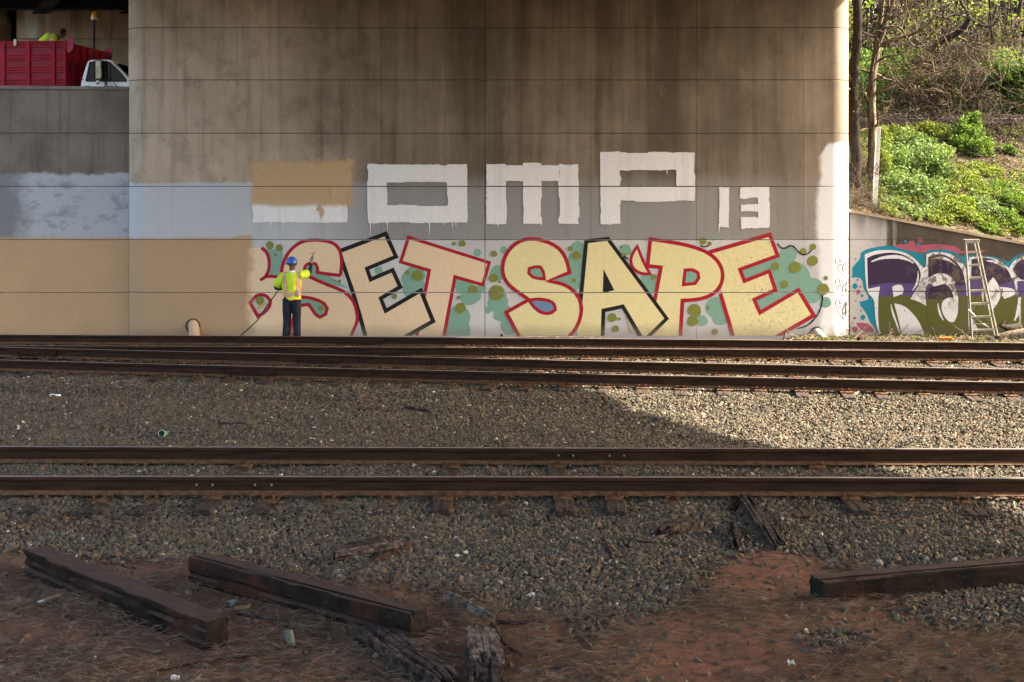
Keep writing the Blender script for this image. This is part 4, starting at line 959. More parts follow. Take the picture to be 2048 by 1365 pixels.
splinter('rotten_timber', 'grey rotten timber stump with split top near the front edge', g3(964, 1292, -.03, -.06), g3(975, 1420, -.06, -.06), .22, .11, 9, 'rot', (5, 2), .35)
splinter('board_end', 'flat grey board end lying across the rotten stump', g3(960, 1285, .10, -.06), g3(978, 1345, .07, -.06), .21, .03, 91, 'rot_pale', (4, 1), .22)
splinter('weathered_plank', 'narrow pale plank slanting down to the rotten stump', g3(884, 1190, .01), g3(985, 1268, .10), .055, .035, 12, 'rot_pale', (2, 1), .2)
stick('fallen_branch', 'brown stick poking out to one side of the rotten stump', [g3(985, 1270, .08), g3(1010, 1295, .04), g3(1046, 1313, .02)], .018, .012, 'rot_red')
splinter('split_log', 'dark splintered log chunk on the gravel with pale torn edges', g3(1316, 1090, .0), g3(1394, 1066, .01), .15, .10, 15, 'rot', (4, 3), .5)
splinter('wood_sliver', 'pale torn sliver beside the dark splintered log chunk', g3(1308, 1098, .01), g3(1352, 1080, .03), .03, .02, 151, 'rot_pale', (1, 1), .2)
stick('fallen_branch', 'dark thin stick lying below the splintered log chunk', [g3(1240, 1098, .02), g3(1300, 1104, .02), g3(1358, 1106, .015)], .018, .011, 'rot')
stick('fallen_branch', 'short dark stick pointing down the gravel slope', [g3(1209, 1101, .02), g3(1226, 1130, .02), g3(1241, 1166, .015)], .021, .012, 'rot')
splinter('rotten_timber', 'long decayed timber lying aslant on gravel below the near rail', g3(1488, 1024, -.01), g3(1558, 1112, -.02), .15, .085, 20, 'rot', (4, 2), .4)
splinter('rotten_chunk', 'upright decayed wood chunk beside the long slanting timber', g3(1470, 1112, -.03), g3(1462, 1074, .06), .09, .08, 22, 'rot', (3, 3), .5)
splinter('rotten_chunk', 'reddish crumbly wood scrap at the top end of the slanting timber', g3(1462, 1046, -.01), g3(1488, 1018, .0), .07, .05, 23, 'rot_red', (3, 2), .5)
splinter('grey_board', 'grey board lying aslant below the near rail, right of the slanting timber', g3(1592, 1040, .02), g3(1640, 994, .03), .07, .02, 24, 'rot', (2, 1), .2)
splinter('grey_board', 'grey plank lying beside the middle track at the far left', g3(40, 751, .03), g3(92, 742, .03), .10, .03, 25, 'rot_pale', (2, 1), .15)
stick('fallen_branch', 'grey stick on the shaded gravel, right of the shadow edge', [g3(1288, 843, .03), g3(1315, 846, .04), g3(1345, 846, .03)], .035, .03, 'rot_pale')
stick('fallen_branch', 'pale split branch lying just behind the near track', [g3(1470, 893, .03), g3(1500, 891, .04), g3(1516, 890, .03)], .022, .014, 'rot_pale')
stick('fallen_branch', 'thin grey stick on shaded gravel in the middle', [g3(1000, 848, .03), g3(1020, 841, .03), g3(1042, 836, .03)], .015, .01, 'rot_pale')
stick('fallen_branch', 'grey stick beside a dark strip left of the middle gravel', [g3(712, 828, .03), g3(735, 826, .04), g3(762, 823, .03)], .028, .02, 'rot')
stick('fallen_branch', 'dark bent stick right of the grey stick on the gravel', [g3(812, 822, .03), g3(835, 826, .04), g3(858, 829, .03)], .026, .02, 'rot')
stick('fallen_branch', 'pale stick lying in the sunlit gravel', [g3(1705, 808, .03), g3(1716, 805, .05), g3(1728, 802, .03)], .025, .018, 'rot_pale')
stick('fallen_branch', 'brown bent stick in the sunlit gravel near the middle track', [g3(1800, 803, .03), g3(1825, 803, .05), g3(1848, 797, .03)], .022, .014, 'rot_red')
stick('dead_vine', 'long thin root trailing across the dirt below the loose timbers', [g3(300, 1345, .01), g3(420, 1322, .03), g3(520, 1312, .02), g3(600, 1296, .03), g3(668, 1297, .02)], .010, .013, 'rot')
stick('dead_vine', 'thin dry root lying in front of the middle timber', [g3(470, 1226, .01), g3(540, 1245, .03), g3(590, 1262, .02), g3(640, 1272, .02)], .008, .006, 'rot')
stick('fallen_branch', 'brown bark piece lying flat among straw right of the rotten stump', [g3(990, 1252, .02), g3(1030, 1254, .02), g3(1085, 1250, .02)], .022, .012, 'rot_red')
# ------------------------------------------------------------------ litter
M['tin'] = mottled('faded_can', (0.075, 0.08, 0.062), (0.026, 0.06, 0.045), 9, .5, .1, .002)
M['white'] = material('white_plastic', color=(.62, .62, .6), rough=.5)
M['paper'] = material('white_paper', color=(.66, .66, .64), rough=.8)
M['green_p'] = material('green_cup', color=(.055, .17, .12), rough=.6)
M['black_r'] = material('black_rubber', color=(.012, .013, .016), rough=.6)
M['orange_p'] = mottled('orange_plastic', (0.42, 0.10, 0.018), (0.55, 0.17, 0.04), 5, .5, 0)
p = g3(578, 1288, .0, -.06)
cn = MB(); ax = Vector((-.25, .55, .6)).normalized(); cn.lathe(p + Vector((.02, -.06, .05)), [(.0, -.066), (.026, -.066), (.032, -.055), (.033, .05), (.027, .064), (.024, .064), (.022, .058), (0, .058)], 16, Vector((-.30, .35, .95)))
tag(cn.build('drink_can', M['tin'], None, smooth=40), 'faded green and white drink can on dirt below middle timber', 'can')
cup = thing('paper_cup', 'green and white paper cup lying on the gravel, its mouth towards us', 'cup', g3(328, 876, 0, -.02), world=True)
p = g3(328, 876, .05, -.02); ax = Vector((-.25, -.95, .15)).normalized()
cn = MB(); cn.lathe(p, [(0, -.05), (.033, -.05), (.047, .06), (.044, .06), (.031, -.045), (0, -.045)], 18, ax); cn.build('cup_wall', M['green_p'], cup, smooth=40)
cn = MB(); cn.lathe(p, [(.047, .057), (.0505, .060), (.0505, .064), (.046, .064)], 18, ax); cn.build('rim', M['white'], cup)
gl = material('clear_plastic', lambda nt, b: (nt.put(b.inputs['Transmission Weight'], .75), nt.put(b.inputs['Roughness'], .25)), color=(.7, .75, .76), rough=.25)
p = g3(222, 994, .055, .0); bt = MB(); bt.lathe(p, [(0, -.06), (.045, -.06), (.055, -.045), (.050, .0), (.056, .03), (.045, .06), (.018, .085), (.015, .10), (0, .10)], 16, Vector((-.75, .2, .5)))
tag(bt.build('plastic_bottle', gl, None, smooth=50), 'crumpled clear plastic bottle against the near rail', 'bottle')
def scrap(name, label, cat, px, py, sx, sy, sz, mat, rz=0, tilt=.2, zg=-.03, lift=.02):
    p = g3(px, py, lift, zg); mb = MB(); n = 5; r_ = random.Random(int(px)); vs = []; fs = []
    for i in range(n):
        for j in range(4): vs.append(((i / (n - 1) - .5) * sx + r_.uniform(-.06, .06) * sx, (j / 3 - .5) * sy + r_.uniform(-.08, .08) * sy, r_.uniform(-1, 1) * sz))
    for i in range(n - 1):
        for j in range(3): fs.append((i * 4 + j, (i + 1) * 4 + j, (i + 1) * 4 + j + 1, i * 4 + j + 1))
    rot = Matrix.Rotation(rz, 3, 'Z') @ Matrix.Rotation(tilt, 3, 'X')
    mb.add([rot @ Vector(v) + p for v in vs], fs); o = mb.build(name, mat, None, smooth=60)
    s_ = o.modifiers.new('solid', 'SOLIDIFY'); s_.thickness = .004
    return tag(o, label, cat)
scrap('paper_scrap', 'white folded paper scrap on the gravel at far left', 'paper', 110, 796, .16, .07, .012, M['paper'], .25, .5)
scrap('paper_scrap', 'white torn card scrap standing in gravel below the near rail', 'paper', 1279, 1008, .05, .085, .004, M['paper'], .15, 1.1, -.02, .035)
scrap('paper_scrap', 'white scrap caught at the foot of the near track', 'paper', 240, 929, .05, .06, .012, M['paper'], .3, .8, .05, .03)
scrap('rubber_strip', 'black rubber strip lying on the gravel', 'rubber strip', 465, 854, .36, .06, .012, M['black_r'], .12, .2, -.02, .03)
scrap('crumpled_wrapper', 'small pale crumpled wrapper on the red dirt, bottom edge', 'wrapper', 1582, 1333, .05, .04, .018, M['white'], .2, .3, -.06, .02)
scrap('dry_leaf', 'yellow brown dry leaf on dirt near the can', 'leaf', 486, 1220, .13, .06, .012, mottled('dry_leaf', (.22, .12, .05), (.34, .22, .1), 12, .9, 0), .3, .2, -.06, .02)
scrap('crumpled_wrapper', 'pale wrapper at the front edge, left of the rotten plank', 'wrapper', 350, 1362, .06, .04, .02, M['white'], .2, .3, -.06, .02)
scrap('ash_patch', 'grey crumpled foil beside the middle timber', 'foil', 470, 1207, .10, .06, .02, mottled('foil_grey', (.10, .11, .12), (.22, .24, .25), 20, .6, 0), .5, .2, -.06, .012)
p = g3(88, 1212, .02, -.06); tb = thing('cardboard_tube', 'small brown and white cardboard tube on the dirt, leftmost litter', 'tube', p)
q = p + Vector((.09, .11, .01)); MB().tube([p + Vector((0, 0, 0)), q], .017, 10).build('tube_body', mottled('cardboard', (.2, .11, .06), (.3, .18, .1), 9, .9, 0), tb)
MB().tube([p - (q - p) * .35, p - (q - p) * .001], .0165, 10).build('tube_end', M['white'], tb)

# ------------------------------------------------------------------ drain pipes out of the pier's foot
def drain(px, py, label, dirv, mat):
    p = W(px, py, D); t = thing('drain_pipe', label, 'drain pipe', (p.x, D, -.1), 'drain pipes at the foot of the pier')
    d = Vector(dirv).normalized()
    pp = MB(); a = p + Vector((0, .06, .03)); b = a + d * 1.3
    pp.tube([a - d * .1, a, b], .125, 20); pp.build('pipe', mat, t, smooth=40)
    MB().lathe(p + Vector((-.0, -.006, .0)), [(.135, -.01), (.175, -.004), (.17, .012), (.135, .02)], 20, Vector((d.x * .2, -1, .1))).build('mortar_ring', M['joint'], t, smooth=40)
drain(386, 652, 'tan painted drain pipe sticking out of the pier beside the tan coat', (.20, -.55, -.62), material('tan_pipe', color=(.46, .335, .215), rough=.6))
drain(1634, 668, 'pale drain pipe at the rounded end of the pier', (.30, -.55, -.5), material('pale_pipe', color=(.42, .36, .28), rough=.6))
MB().tube([W(1003, 671, D) + Vector((0, .02, 0)), W(1003, 671, D) + Vector((0, -.004, 0))], .035, 14).build('weep_hole', M['joint'], pier)

# ------------------------------------------------------------------ stepladder
M['ladder'] = mottled('weathered_aluminium', (0.27, 0.25, 0.20), (0.18, 0.165, 0.13), 7, .5, .1, .002, metal=.25)
LY0, LY1 = 27.95, 28.75
def L3(px, py): t = (682 - py) / 204; return W(px, py, LY0 + (LY1 - LY0) * t)
lad = thing('stepladder', 'tall aluminium stepladder leaning against the purple graffiti wall', 'ladder', L3(1968, 684))
lf = lambda y: 1944.5 + (1931 - 1944.5) * (682 - y) / 200; rf = lambda y: 1997 + (1953.5 - 1997) * (682 - y) / 200
MB().bar(L3(lf(684), 684), L3(lf(481), 481), .075, .026, up=Vector((1, 0, 0))).build('side_rail', M['ladder'], lad, bevel=.003)
MB().bar(L3(rf(675), 675), L3(rf(481), 481), .075, .026, up=Vector((1, 0, 0))).build('side_rail', M['ladder'], lad, bevel=.003)
for i, y in enumerate((504, 529, 554.5, 580, 606, 632.5, 659)):
    a, b = L3(lf(y), y + 1), L3(rf(y), y - 1.2); mb = MB(); mb.bar(a, b, .085, .012); mb.bar(a + Vector((0, -.04, -.018)), b + Vector((0, -.04, -.018)), .008, .036)
    mb.build('step', M['ladder'], lad)
    if i in (4, 5, 6):
        for (e, s_) in ((a, 1), (b, -1)): MB().bar(e + Vector((s_ * .02, .03, -.22 if i < 6 else -.20)), e + Vector((s_ * .17, .03, -.02)), .006, .02).build('brace', M['ladder'], lad)
mb = MB(); tcap = (L3(1930, 480) + L3(1955, 480)) / 2; mb.box(tcap + Vector((0, .01, 0)), (.34, .14, .022)); mb.box(tcap + Vector((0, -.055, -.035)), (.335, .012, .085)); mb.build('top_cap', M['ladder'], lad, bevel=.004)
bk = Vector((0, .11, 0))
for fn_ in (lf, rf):
    s_ = 1 if fn_ is lf else -1
    MB().bar(L3(fn_(672) + s_ * 2, 672) + bk, L3(fn_(484) + s_ * 2, 484) + bk, .03, .025, up=Vector((1, 0, 0))).build('rear_rail', M['ladder'], lad)
for y in (560, 612, 650): MB().bar(L3(lf(y) + 2, y) + bk, L3(rf(y) - 2, y - 1) + bk, .02, .02).build('rear_bar', M['ladder'], lad)
sp = MB(); sp.tube([L3(1935, 619) + Vector((0, -.06, 0)), L3(1946, 629) + Vector((0, -.06, 0)), L3(1951, 635)], .011, 6); sp.tube([L3(1966, 648), L3(1978, 655)], .012, 6); sp.tube([L3(1951, 635), L3(1966, 648)], .005, 5); sp.build('spreader', material('pale_metal', color=(.5, .48, .42), rough=.5), lad)
for fn_, y in ((lf, 683), (rf, 675)): MB().box(L3(fn_(y), y), (.05, .09, .06)).build('foot', M['black_r'], lad)

# ------------------------------------------------------------------ foot of the walls: log, sticks, orange plastic
lg = thing('fallen_log', 'pale fallen log lying by the foot of the stepladder', 'log', W(2060, 674, 28.0))
mb = MB(); P_ = [W(1992, 679, 28.2), W(2020, 674, 28.15), W(2060, 668, 28.1), W(2130, 664, 28.0), W(2300, 660, 27.8)]
mb.tube(P_, [.10, .135, .15, .16, .17], 14); mb.build('trunk', M['bark_pale'], lg, smooth=60)
mb = MB(); mb.tube([W(2040, 655, 28.6), W(2015, 657, 28.5), W(2001, 651, 28.45), W(2010, 642, 28.5)], [.10, .08, .05, .03], 10); tag(mb.build('tree_root', M['bark'], None, smooth=60), 'dark crooked root lying above the pale log', 'root')
og = thing('plastic_grate', 'orange ribbed plastic piece lying at the foot of the graffiti wall', 'plastic piece', W(1893, 681, 26.6))
c_ = W(1893, 678, 26.6); MB().box(c_ + Vector((0, .06, .0)), (.26, .10, .05)).build('tray', M['orange_p'], og)
for k in range(6): MB().box(c_ + Vector((-.105 + k * .042, .0, -.005)), (.018, .03, .055)).build('rib', M['orange_p'], og)
stick('fallen_branch', 'pale forked stick standing up at the foot of the letter E', [W(1566, 682, 27.2), W(1570, 670, 27.2), W(1573, 659, 27.2)], .022, .014, 'rot_pale')
stick('fallen_branch', 'pale stick leaning in front of the pale drain pipe', [W(1618, 678, 27.2), W(1630, 673, 27.3), W(1638, 671, 27.3)], .022, .012, 'rot_pale')
splinter('grey_board', 'long pale board lying on the ballast before the yellow letters', W(1035, 675.5, 26.9), W(1215, 677, 26.9), .10, .02, 30, 'rot_pale', (2, 1), .05)
splinter('broken_plank', 'dark broken wood lump at the foot of the wing wall', W(1716, 680, 27.4), W(1730, 674, 27.6), .10, .06, 31, 'rot_red', (2, 2), .4)

# ------------------------------------------------------------------ people
def remeshed(mb, name, voxel, mats, regions, parent=None, smooth_it=2, cut=None):
    me = mb.mesh(name + '_src', clean=True); ob = bpy.data.objects.new(name + '_src', me); COL.objects.link(ob)
    m = ob.modifiers.new('r', 'REMESH'); m.mode = 'VOXEL'; m.voxel_size = voxel
    s_ = ob.modifiers.new('s', 'SMOOTH'); s_.iterations = smooth_it; s_.factor = .5
    dg = bpy.context.evaluated_depsgraph_get(); dg.update()
    out = bpy.data.meshes.new_from_object(ob.evaluated_get(dg)); bpy.data.objects.remove(ob); bpy.data.meshes.remove(me)
    out.name = name
    if cut:
        bm = bmesh.new(); bm.from_mesh(out); bmesh.ops.delete(bm, geom=[f for f in bm.faces if cut(f.calc_center_median())], context='FACES'); bm.to_mesh(out); bm.free()
    out.materials.clear()
    for mt in mats: out.materials.append(mt)
    for p_ in out.polygons: p_.material_index = regions(p_.center); p_.use_smooth = True
    o = bpy.data.objects.new(name, out); COL.objects.link(o); o.parent = parent
    return o
def fold_mat(name, c1, c2): return mottled(name, c1, c2, 7, .85, .5, .012)
SKIN = material('skin', color=(.13, .065, .042), rough=.55); NAVY = fold_mat('navy_trousers', (.012, .014, .024), (.026, .029, .044)); BOOT = material('boots', color=(.03, .02, .014), rough=.6)
LIME = fold_mat('lime_fabric', (.42, .62, .03), (.56, .72, .06)); SILV = material('reflective_tape', color=(.36, .33, .33), rough=.4); ORNG = material('orange_piping', color=(.75, .20, .03), rough=.7)
GLOVE = material('canvas_glove', color=(.30, .22, .15), rough=.9); SLEEVE = fold_mat('navy_sleeve', (.018, .024, .05), (.035, .045, .08)); TEE = material('white_shirt', color=(.6, .6, .6), rough=.9)
BLUEH = material('blue_helmet', color=(.018, .095, .36), rough=.35, spec=.5); HAIR = material('dark_hair', color=(.012, .01, .009), rough=.8)
def hand(mb, wr, fw, side, n):                        # palm and five bent fingers; fw towards the fingertips, n out of the back of the hand
    wr, fw, side, n = Vector(wr), Vector(fw).normalized(), Vector(side).normalized(), Vector(n).normalized()
    mb.ell(wr + fw * .05, (.042, .022, .052), 10, 8, Matrix((side, n, fw)).transposed())
    for i, (o_, L) in enumerate(((-.030, .062), (-.010, .074), (.011, .07), (.030, .055))):
        b = wr + fw * .085 + side * o_; mb.tube([b - fw * .02, b + fw * L * .45, b + fw * L * .7 - n * L * .42, b + fw * L * .45 - n * L * .75], [.0115, .011, .010, .009], 8)
    b = wr + fw * .035 - side * .035; mb.tube([b, b - side * .028 + fw * .03, b - side * .022 + fw * .06 - n * .03], [.013, .012, .010], 8)
def head(mb, c, fwd, up):
    c, fwd, up = Vector(c), Vector(fwd).normalized(), Vector(up).normalized(); rt = fwd.cross(up).normalized(); up = rt.cross(fwd)
    rot = Matrix((rt, fwd, up)).transposed()
    mb.ell(c + up * .02, (.077, .095, .10), 14, 10, rot); mb.ell(c + fwd * .025 - up * .05, (.058, .068, .07), 12, 8, rot)
    mb.ell(c + fwd * .098 - up * .012, (.014, .02, .022), 8, 6, rot); mb.ell(c + fwd * .085 + up * .022, (.055, .015, .014), 8, 6, rot); mb.ell(c + fwd * .088 - up * .058, (.026, .013, .012), 8, 6, rot)
    for s_ in (-1, 1): mb.ell(c + rt * .08 * s_ - up * .005, (.013, .025, .034), 8, 6, rot)
    return rt, fwd, up
# the painter, his back to us
WY = 27.6; wp = Vector(((583.5 - PX) / F * WY, WY, gz(-4.83, WY)))
MS = 1.055; man = empty('person', wp); man.scale = (MS, MS, MS); tag(man, 'painter seen from behind in blue helmet and lime vest, spraying the wall', 'person')
X = Vector((1, 0, 0))
body = MB()
body.tube([(0, 0, .84), (0, .0, .95), (0, 0, 1.08), (0, .01, 1.28), (0, .005, 1.42), (0, .01, 1.49)], [(.15, .115), (.165, .125), (.155, .115), (.18, .125), (.165, .10), (.07, .065)], 16, 0, True, X)
body.tube([(0, .01, 1.46), (.003, .02, 1.60)], [(.058, .058), (.055, .058)], 12)
head(body, (.0, .04, 1.655), (.25, .97, .12), (0, -.1, 1))
RS, RE, RW = (.165, -.01, 1.425), (.335, .19, 1.45), (.365, .285, 1.675)
body.tube([(.12, 0, 1.42), RS, RE], [.06, .063, .05], 12); body.tube([RE, RW], [.05, .036], 12)
LS, LE, LW = (-.165, -.01, 1.42), (-.345, .03, 1.165), (-.17, .25, 1.12)
body.tube([(-.12, 0, 1.42), LS, LE], [.06, .063, .05], 12); body.tube([LE, LW], [.048, .034], 12)
hand(body, RW, (.12, .25, .95), (.9, -.4, 0), (-.2, -.85, .3)); hand(body, LW, (.9, .45, -.1), (0, 0, 1), (.4, -.9, 0))
for s_, kx in ((-1, .10), (1, .105)):
    body.tube([(s_ * .085, 0, .93), (s_ * .098, .01, .72), (s_ * kx, .02, .48), (s_ * .11, -.01, .25), (s_ * .113, -.01, .06)], [(.108, .118), (.098, .105), (.083, .088), (.080, .086), (.086, .092)], 14, 0, True, X)
    body.ell((s_ * .118, .075, .045), (.05, .145, .05), 12, 8)
def reg1(c):
    if c.z < .075: return 2
    if c.z < 1.0 and abs(c.x) < .24 and not (c.x < -.1 and c.y > .17): return 1
    if c.x > .19 and c.z > 1.665: return 4
    if c.x > .2: return 5
    if c.z < 1.25 and (c.y > .22 and c.x < -.06): return 4
    if c.x < -.2 or (c.y > .12 and c.z < 1.3): return 5
    if c.z < 1.53: return 3
    return 0
remeshed(body, 'body', .0105, [SKIN, NAVY, BOOT, TEE, GLOVE, SLEEVE], reg1, man)
vest = MB()
vest.tube([(0, 0, .86), (0, 0, .97), (0, 0, 1.08), (0, .01, 1.28), (0, .005, 1.42), (0, .01, 1.50)], [(.20, .165), (.198, .16), (.186, .148), (.205, .152), (.19, .128), (.10, .095)], 18, 0, True, X)
vest.tube([(.10, 0, 1.42), RS, (.30, .15, 1.448)], [.088, .092, .092], 12); vest.tube([(-.10, 0, 1.42), LS, (-.325, .025, 1.20)], [.088, .092, .098], 12)
for k in range(7): vest.ell((rnd.uniform(-.17, .17), -.12, rnd.uniform(.9, 1.25)), (.05, .03, .09), 8, 6)
def vcut(c):
    if c.z < .915 + .16 * (c.x + .0) * .45 - (.0): return True
    if c.z > 1.485 and abs(c.x) < .13: return True
    if (Vector(c) - Vector((.30, .15, 1.448))).dot(Vector((.73, .68, .1))) > .055: return True
    d_ = (Vector(LE) - Vector(LS)).normalized()
    return (Vector(c) - Vector((-.325, .025, 1.20))).dot(d_) > .035
def vreg(c):
    zb = 1.03 + .12 * c.x
    u1 = c.x + .125 + .18 * (1.4 - c.z) * -.25; 
    if abs(c.x) < .205:
        d1 = abs(c.z - zb)
        if d1 < .026: return 1
        if d1 < .042: return 2
    xb = -.145 + (1.45 - c.z) * .12; d2 = min(abs(c.x - xb), abs(c.x - (.15 + (c.z - 1.45) * .0)))
    if c.z > zb and c.z < 1.6:
        if d2 < .024: return 1
        if d2 < .038: return 2
    if c.z < .955 + .07 * c.x: return 2 if c.z < .93 + .07 * c.x else 0
    return 0
remeshed(vest, 'safety_vest', .0115, [LIME, SILV, ORNG], vreg, man, 1, vcut)
hel = MB(); hc = Vector((-.008, .035, 1.70)); hq = Matrix.Rotation(R(-10), 3, 'X') @ Matrix.Rotation(R(-14), 3, 'Z')
prof = [(.118, -.045), (.121, -.03), (.118, .0), (.108, .045), (.085, .085), (.05, .107), (0, .115)]
hel.lathe(hc, prof, 20, hq @ Vector((0, .0, 1))); hel.lathe(hc, [(.114, -.045), (.13, -.05), (.132, -.042), (.118, -.03)], 20, hq @ Vector((0, 0, 1)))
bdir = (hq @ Vector((0, 1, 0))); hel.ell(hc + bdir * .115 + Vector((0, 0, -.035)), (.085, .055, .012), 12, 6, hq); hel.bar(hc + hq @ Vector((0, -.09, .075)), hc + hq @ Vector((0, .085, .08)), .03, .03)
hel.build('hard_hat', BLUEH, man, smooth=45)
# what he holds
hp = Vector(wp) + Vector(RW) * MS
sg = thing('spray_gun', 'airless spray gun held up in the gloved hand of the painter', 'spray gun', hp + Vector((.012, .03, .07)))
q = hp + Vector((.012, .035, .075)); MB().tube([q + Vector((0, -.03, -.06)), q + Vector((0, .0, .05))], .016, 8).build('grip', M['iron'], sg)
MB().tube([q + Vector((0, 0, .05)), q + Vector((.015, .10, .115))], .014, 8).build('barrel', GLOVE, sg); mb = MB(); mb.bar(q + Vector((-.05, .10, .115)), q + Vector((.065, .10, .125)), .012, .02); mb.tube([q + Vector((.015, .10, .11)), q + Vector((.015, .15, .14))], .012, 8); mb.build('nozzle_guard', GLOVE, sg)
hpts = [Vector(wp) + Vector(LW) * MS + Vector((.05, .05, .02)), Vector(wp) + Vector(LW) * MS + Vector((-.13, -.1, -.02)), W(549, 592, 27.35), W(533, 613, 27.2), W(518, 637, 27.0), W(500, 655, 26.9), W(482, 671, 26.8), W(470, 684, 26.8), W(455, 690, 26.6)]
cp = []
for i in range(len(hpts) - 1):
    a, b = hpts[max(0, i - 1)], hpts[min(len(hpts) - 1, i + 2)]
    for k_ in range(5):
        t = k_ / 5; p1, p2 = hpts[i], hpts[i + 1]
        cp.append(.5 * ((2 * p1) + (p2 - a) * t + (2 * a - 5 * p1 + 4 * p2 - b) * t * t + (3 * p1 - a - 3 * p2 + b) * t ** 3))
mb = MB(); mb.tube(cp, .012, 8); tag(mb.build('paint_hose', M['black_r'], None, smooth=60), 'thin dark paint hose hanging from the hand of the painter to the ground', 'hose')

# ------------------------------------------------------------------ red stake truck on the road above the left wall
RED1 = mottled('truck_red', (0.37, 0.013, 0.031), (0.27, 0.010, 0.023), 3, .5, .1, .003); RED2 = mottled('truck_red_mesh', (0.28, 0.040, 0.055), (0.19, 0.034, 0.044), 30, .8, .5, .004); PINK = mottled('faded_red_plate', (0.42, 0.07, 0.11), (0.30, 0.04, 0.07), 8, .6, 0)
CABW = mottled('cab_white', (0.80, 0.81, 0.83), (0.68, 0.69, 0.72), 2, .35, 0, spec=.5); GLASS = material('tinted_glass', color=(.008, .011, .012), rough=.08, spec=.12); CHROME = mottled('dull_chrome', (.30, .27, .22), (.16, .14, .11), 5, .35, 0, metal=.6)
AMB = material('amber_lens', color=(.70, .30, .01), rough=.25, spec=.6); ORL = material('orange_lens', color=(.6, .14, .01), rough=.3)
tr = thing('stake_truck', 'dark red stake body truck with white cab parked above the stained wall', 'truck', (-11.16, 31.55, 4.45), None, False, R(-6))
def tl(px, py, y=31.5): return ((px - 137) / F * y, CZ - (py - YH) / F * y - 4.45)
zt = tl(0, 82)[1]; zb = 1.12
MB().box((-2.5, .06, (zt + zb) / 2), (4.96, .03, zt - zb - .02)).build('side_board', RED2, tr)
MB().box((-2.5, 2.30, (zt + zb) / 2), (4.96, .05, zt - zb)).build('side_board', RED1, tr)
for x in (-.05, -.36, -1.02, -1.68, -2.34, -3.0, -3.66, -4.32, -4.95): MB().box((x, .03, (zt + zb) / 2), (.105 if x < -.1 else .06, .075, zt - zb)).build('stake', RED1, tr, bevel=.006)
rows = [86.5, 92, 108, 113.5, 118, 132.5, 138, 143, 158, 164, 170]
for py in rows: MB().box((-2.5, .04, tl(0, py)[1]), (4.9, .045, .034)).build('rail', RED1, tr, bevel=.005)
MB().box((-2.5, .05, zt), (4.98, .09, .03)).build('top_rail', RED1, tr)
MB().box((-2.5, 1.15, zb - .04), (5.0, 2.34, .09)).build('bed_floor', RED1, tr)
MB().box((-2.4, 1.18, zb + .2), (4.4, 2.0, .38)).build('load', mottled('dark_load', (.03, .025, .02), (.07, .06, .05), 3, .95, .5, .03), tr)
MB().box((-.02, 1.17, (zt + zb) / 2 - .02), (.05, 2.24, zt - zb)).build('headboard', RED1, tr)
for y in (.35, .75, 1.15, 1.55, 1.95): MB().box((.025, y, (zt + zb) / 2), (.05, .06, zt - zb - .1)).build('headboard_post', RED1, tr)
for yy in (.02, 2.33):
    pv = [(.0, tl(0, 76)[1]), (.165, tl(0, 76)[1]), (.165, tl(0, 97)[1]), (.08, tl(0, 105)[1]), (.0, tl(0, 104)[1])]; MB().prism(pv, yy - .012, yy + .012).build('corner_plate', PINK, tr)
MB().box((-1.35, -.005, zt - .02), (.07, .03, .16)).build('latch', CHROME, tr); MB().box((-4.9, 1.17, (zt + zb) / 2), (.05, 2.2, zt - zb)).build('tailgate', RED1, tr)
prof = [tl(*q) for q in ((159, 190), (160, 178), (163, 160), (170, 138), (176, 122), (182, 119), (219, 119), (227, 121.5), (258, 152), (268, 163), (330, 172), (340, 182), (342, 232), (300, 234), (292, 222), (276, 222), (268, 236), (159, 236))]
cabm = MB(); cabm.prism(prof, .12, 1.95); cabm.build('cab', CABW, tr, bevel=.03)
winp = [tl(*q) for q in ((173.5, 162), (182, 124), (217, 122.8), (223, 125), (245, 145.5), (256.5, 159), (256.5, 163))]
MB().prism(winp, .108, .125).build('window', GLASS, tr)
fr = MB(); pts = [Vector((x, .105, z)) for x, z in winp]
for i in range(len(pts)): fr.bar(pts[i], pts[(i + 1) % len(pts)], .03, .022)
fr.build('window_frame', M['black_r'], tr)
MB().bar(Vector((tl(214, 123)[0], .1, tl(214, 123)[1])), Vector((tl(214, 162)[0], .1, tl(214, 162)[1])), .02, .02).build('vent_pillar', M['black_r'], tr)
a, b = tl(232, 126), tl(263, 157); nrm = Vector((-(b[1] - a[1]), 0, b[0] - a[0])).normalized() * .012
if nrm.z < 0: nrm = -nrm
MB().add([Vector((a[0], .22, a[1])) + nrm, Vector((b[0], .2, b[1])) + nrm, Vector((b[0], 1.87, b[1])) + nrm, Vector((a[0], 1.85, a[1])) + nrm], [(0, 1, 2, 3)]).build('windscreen', GLASS, tr)
h_ = tl(176, 173); MB().box((h_[0], .112, h_[1]), (.16, .02, .04)).build('door_handle', M['black_r'], tr)
h_ = tl(165, 159); MB().box((h_[0], .115, h_[1]), (.06, .014, .025)).build('badge', M['black_r'], tr); h_ = tl(205, 175); MB().box((h_[0], .115, h_[1]), (.07, .014, .018)).build('badge', M['black_r'], tr)
c = tl(206.5, 138.5, 31.2); MB().box((c[0], -.08, c[1]), (.155, .06, .47)).build('mirror', CHROME, tr, bevel=.02); MB().box((c[0] - .085, -.09, c[1]), (.02, .07, .45)).build('mirror_edge', M['black_r'], tr)
c = tl(205.5, 164, 31.2); MB().lathe((c[0], -.07, c[1]), [(0, -.02), (.05, -.015), (.055, .01), (.0, .03)], 14, (0, -1, 0)).build('round_mirror', CHROME, tr, smooth=40)
br = MB()
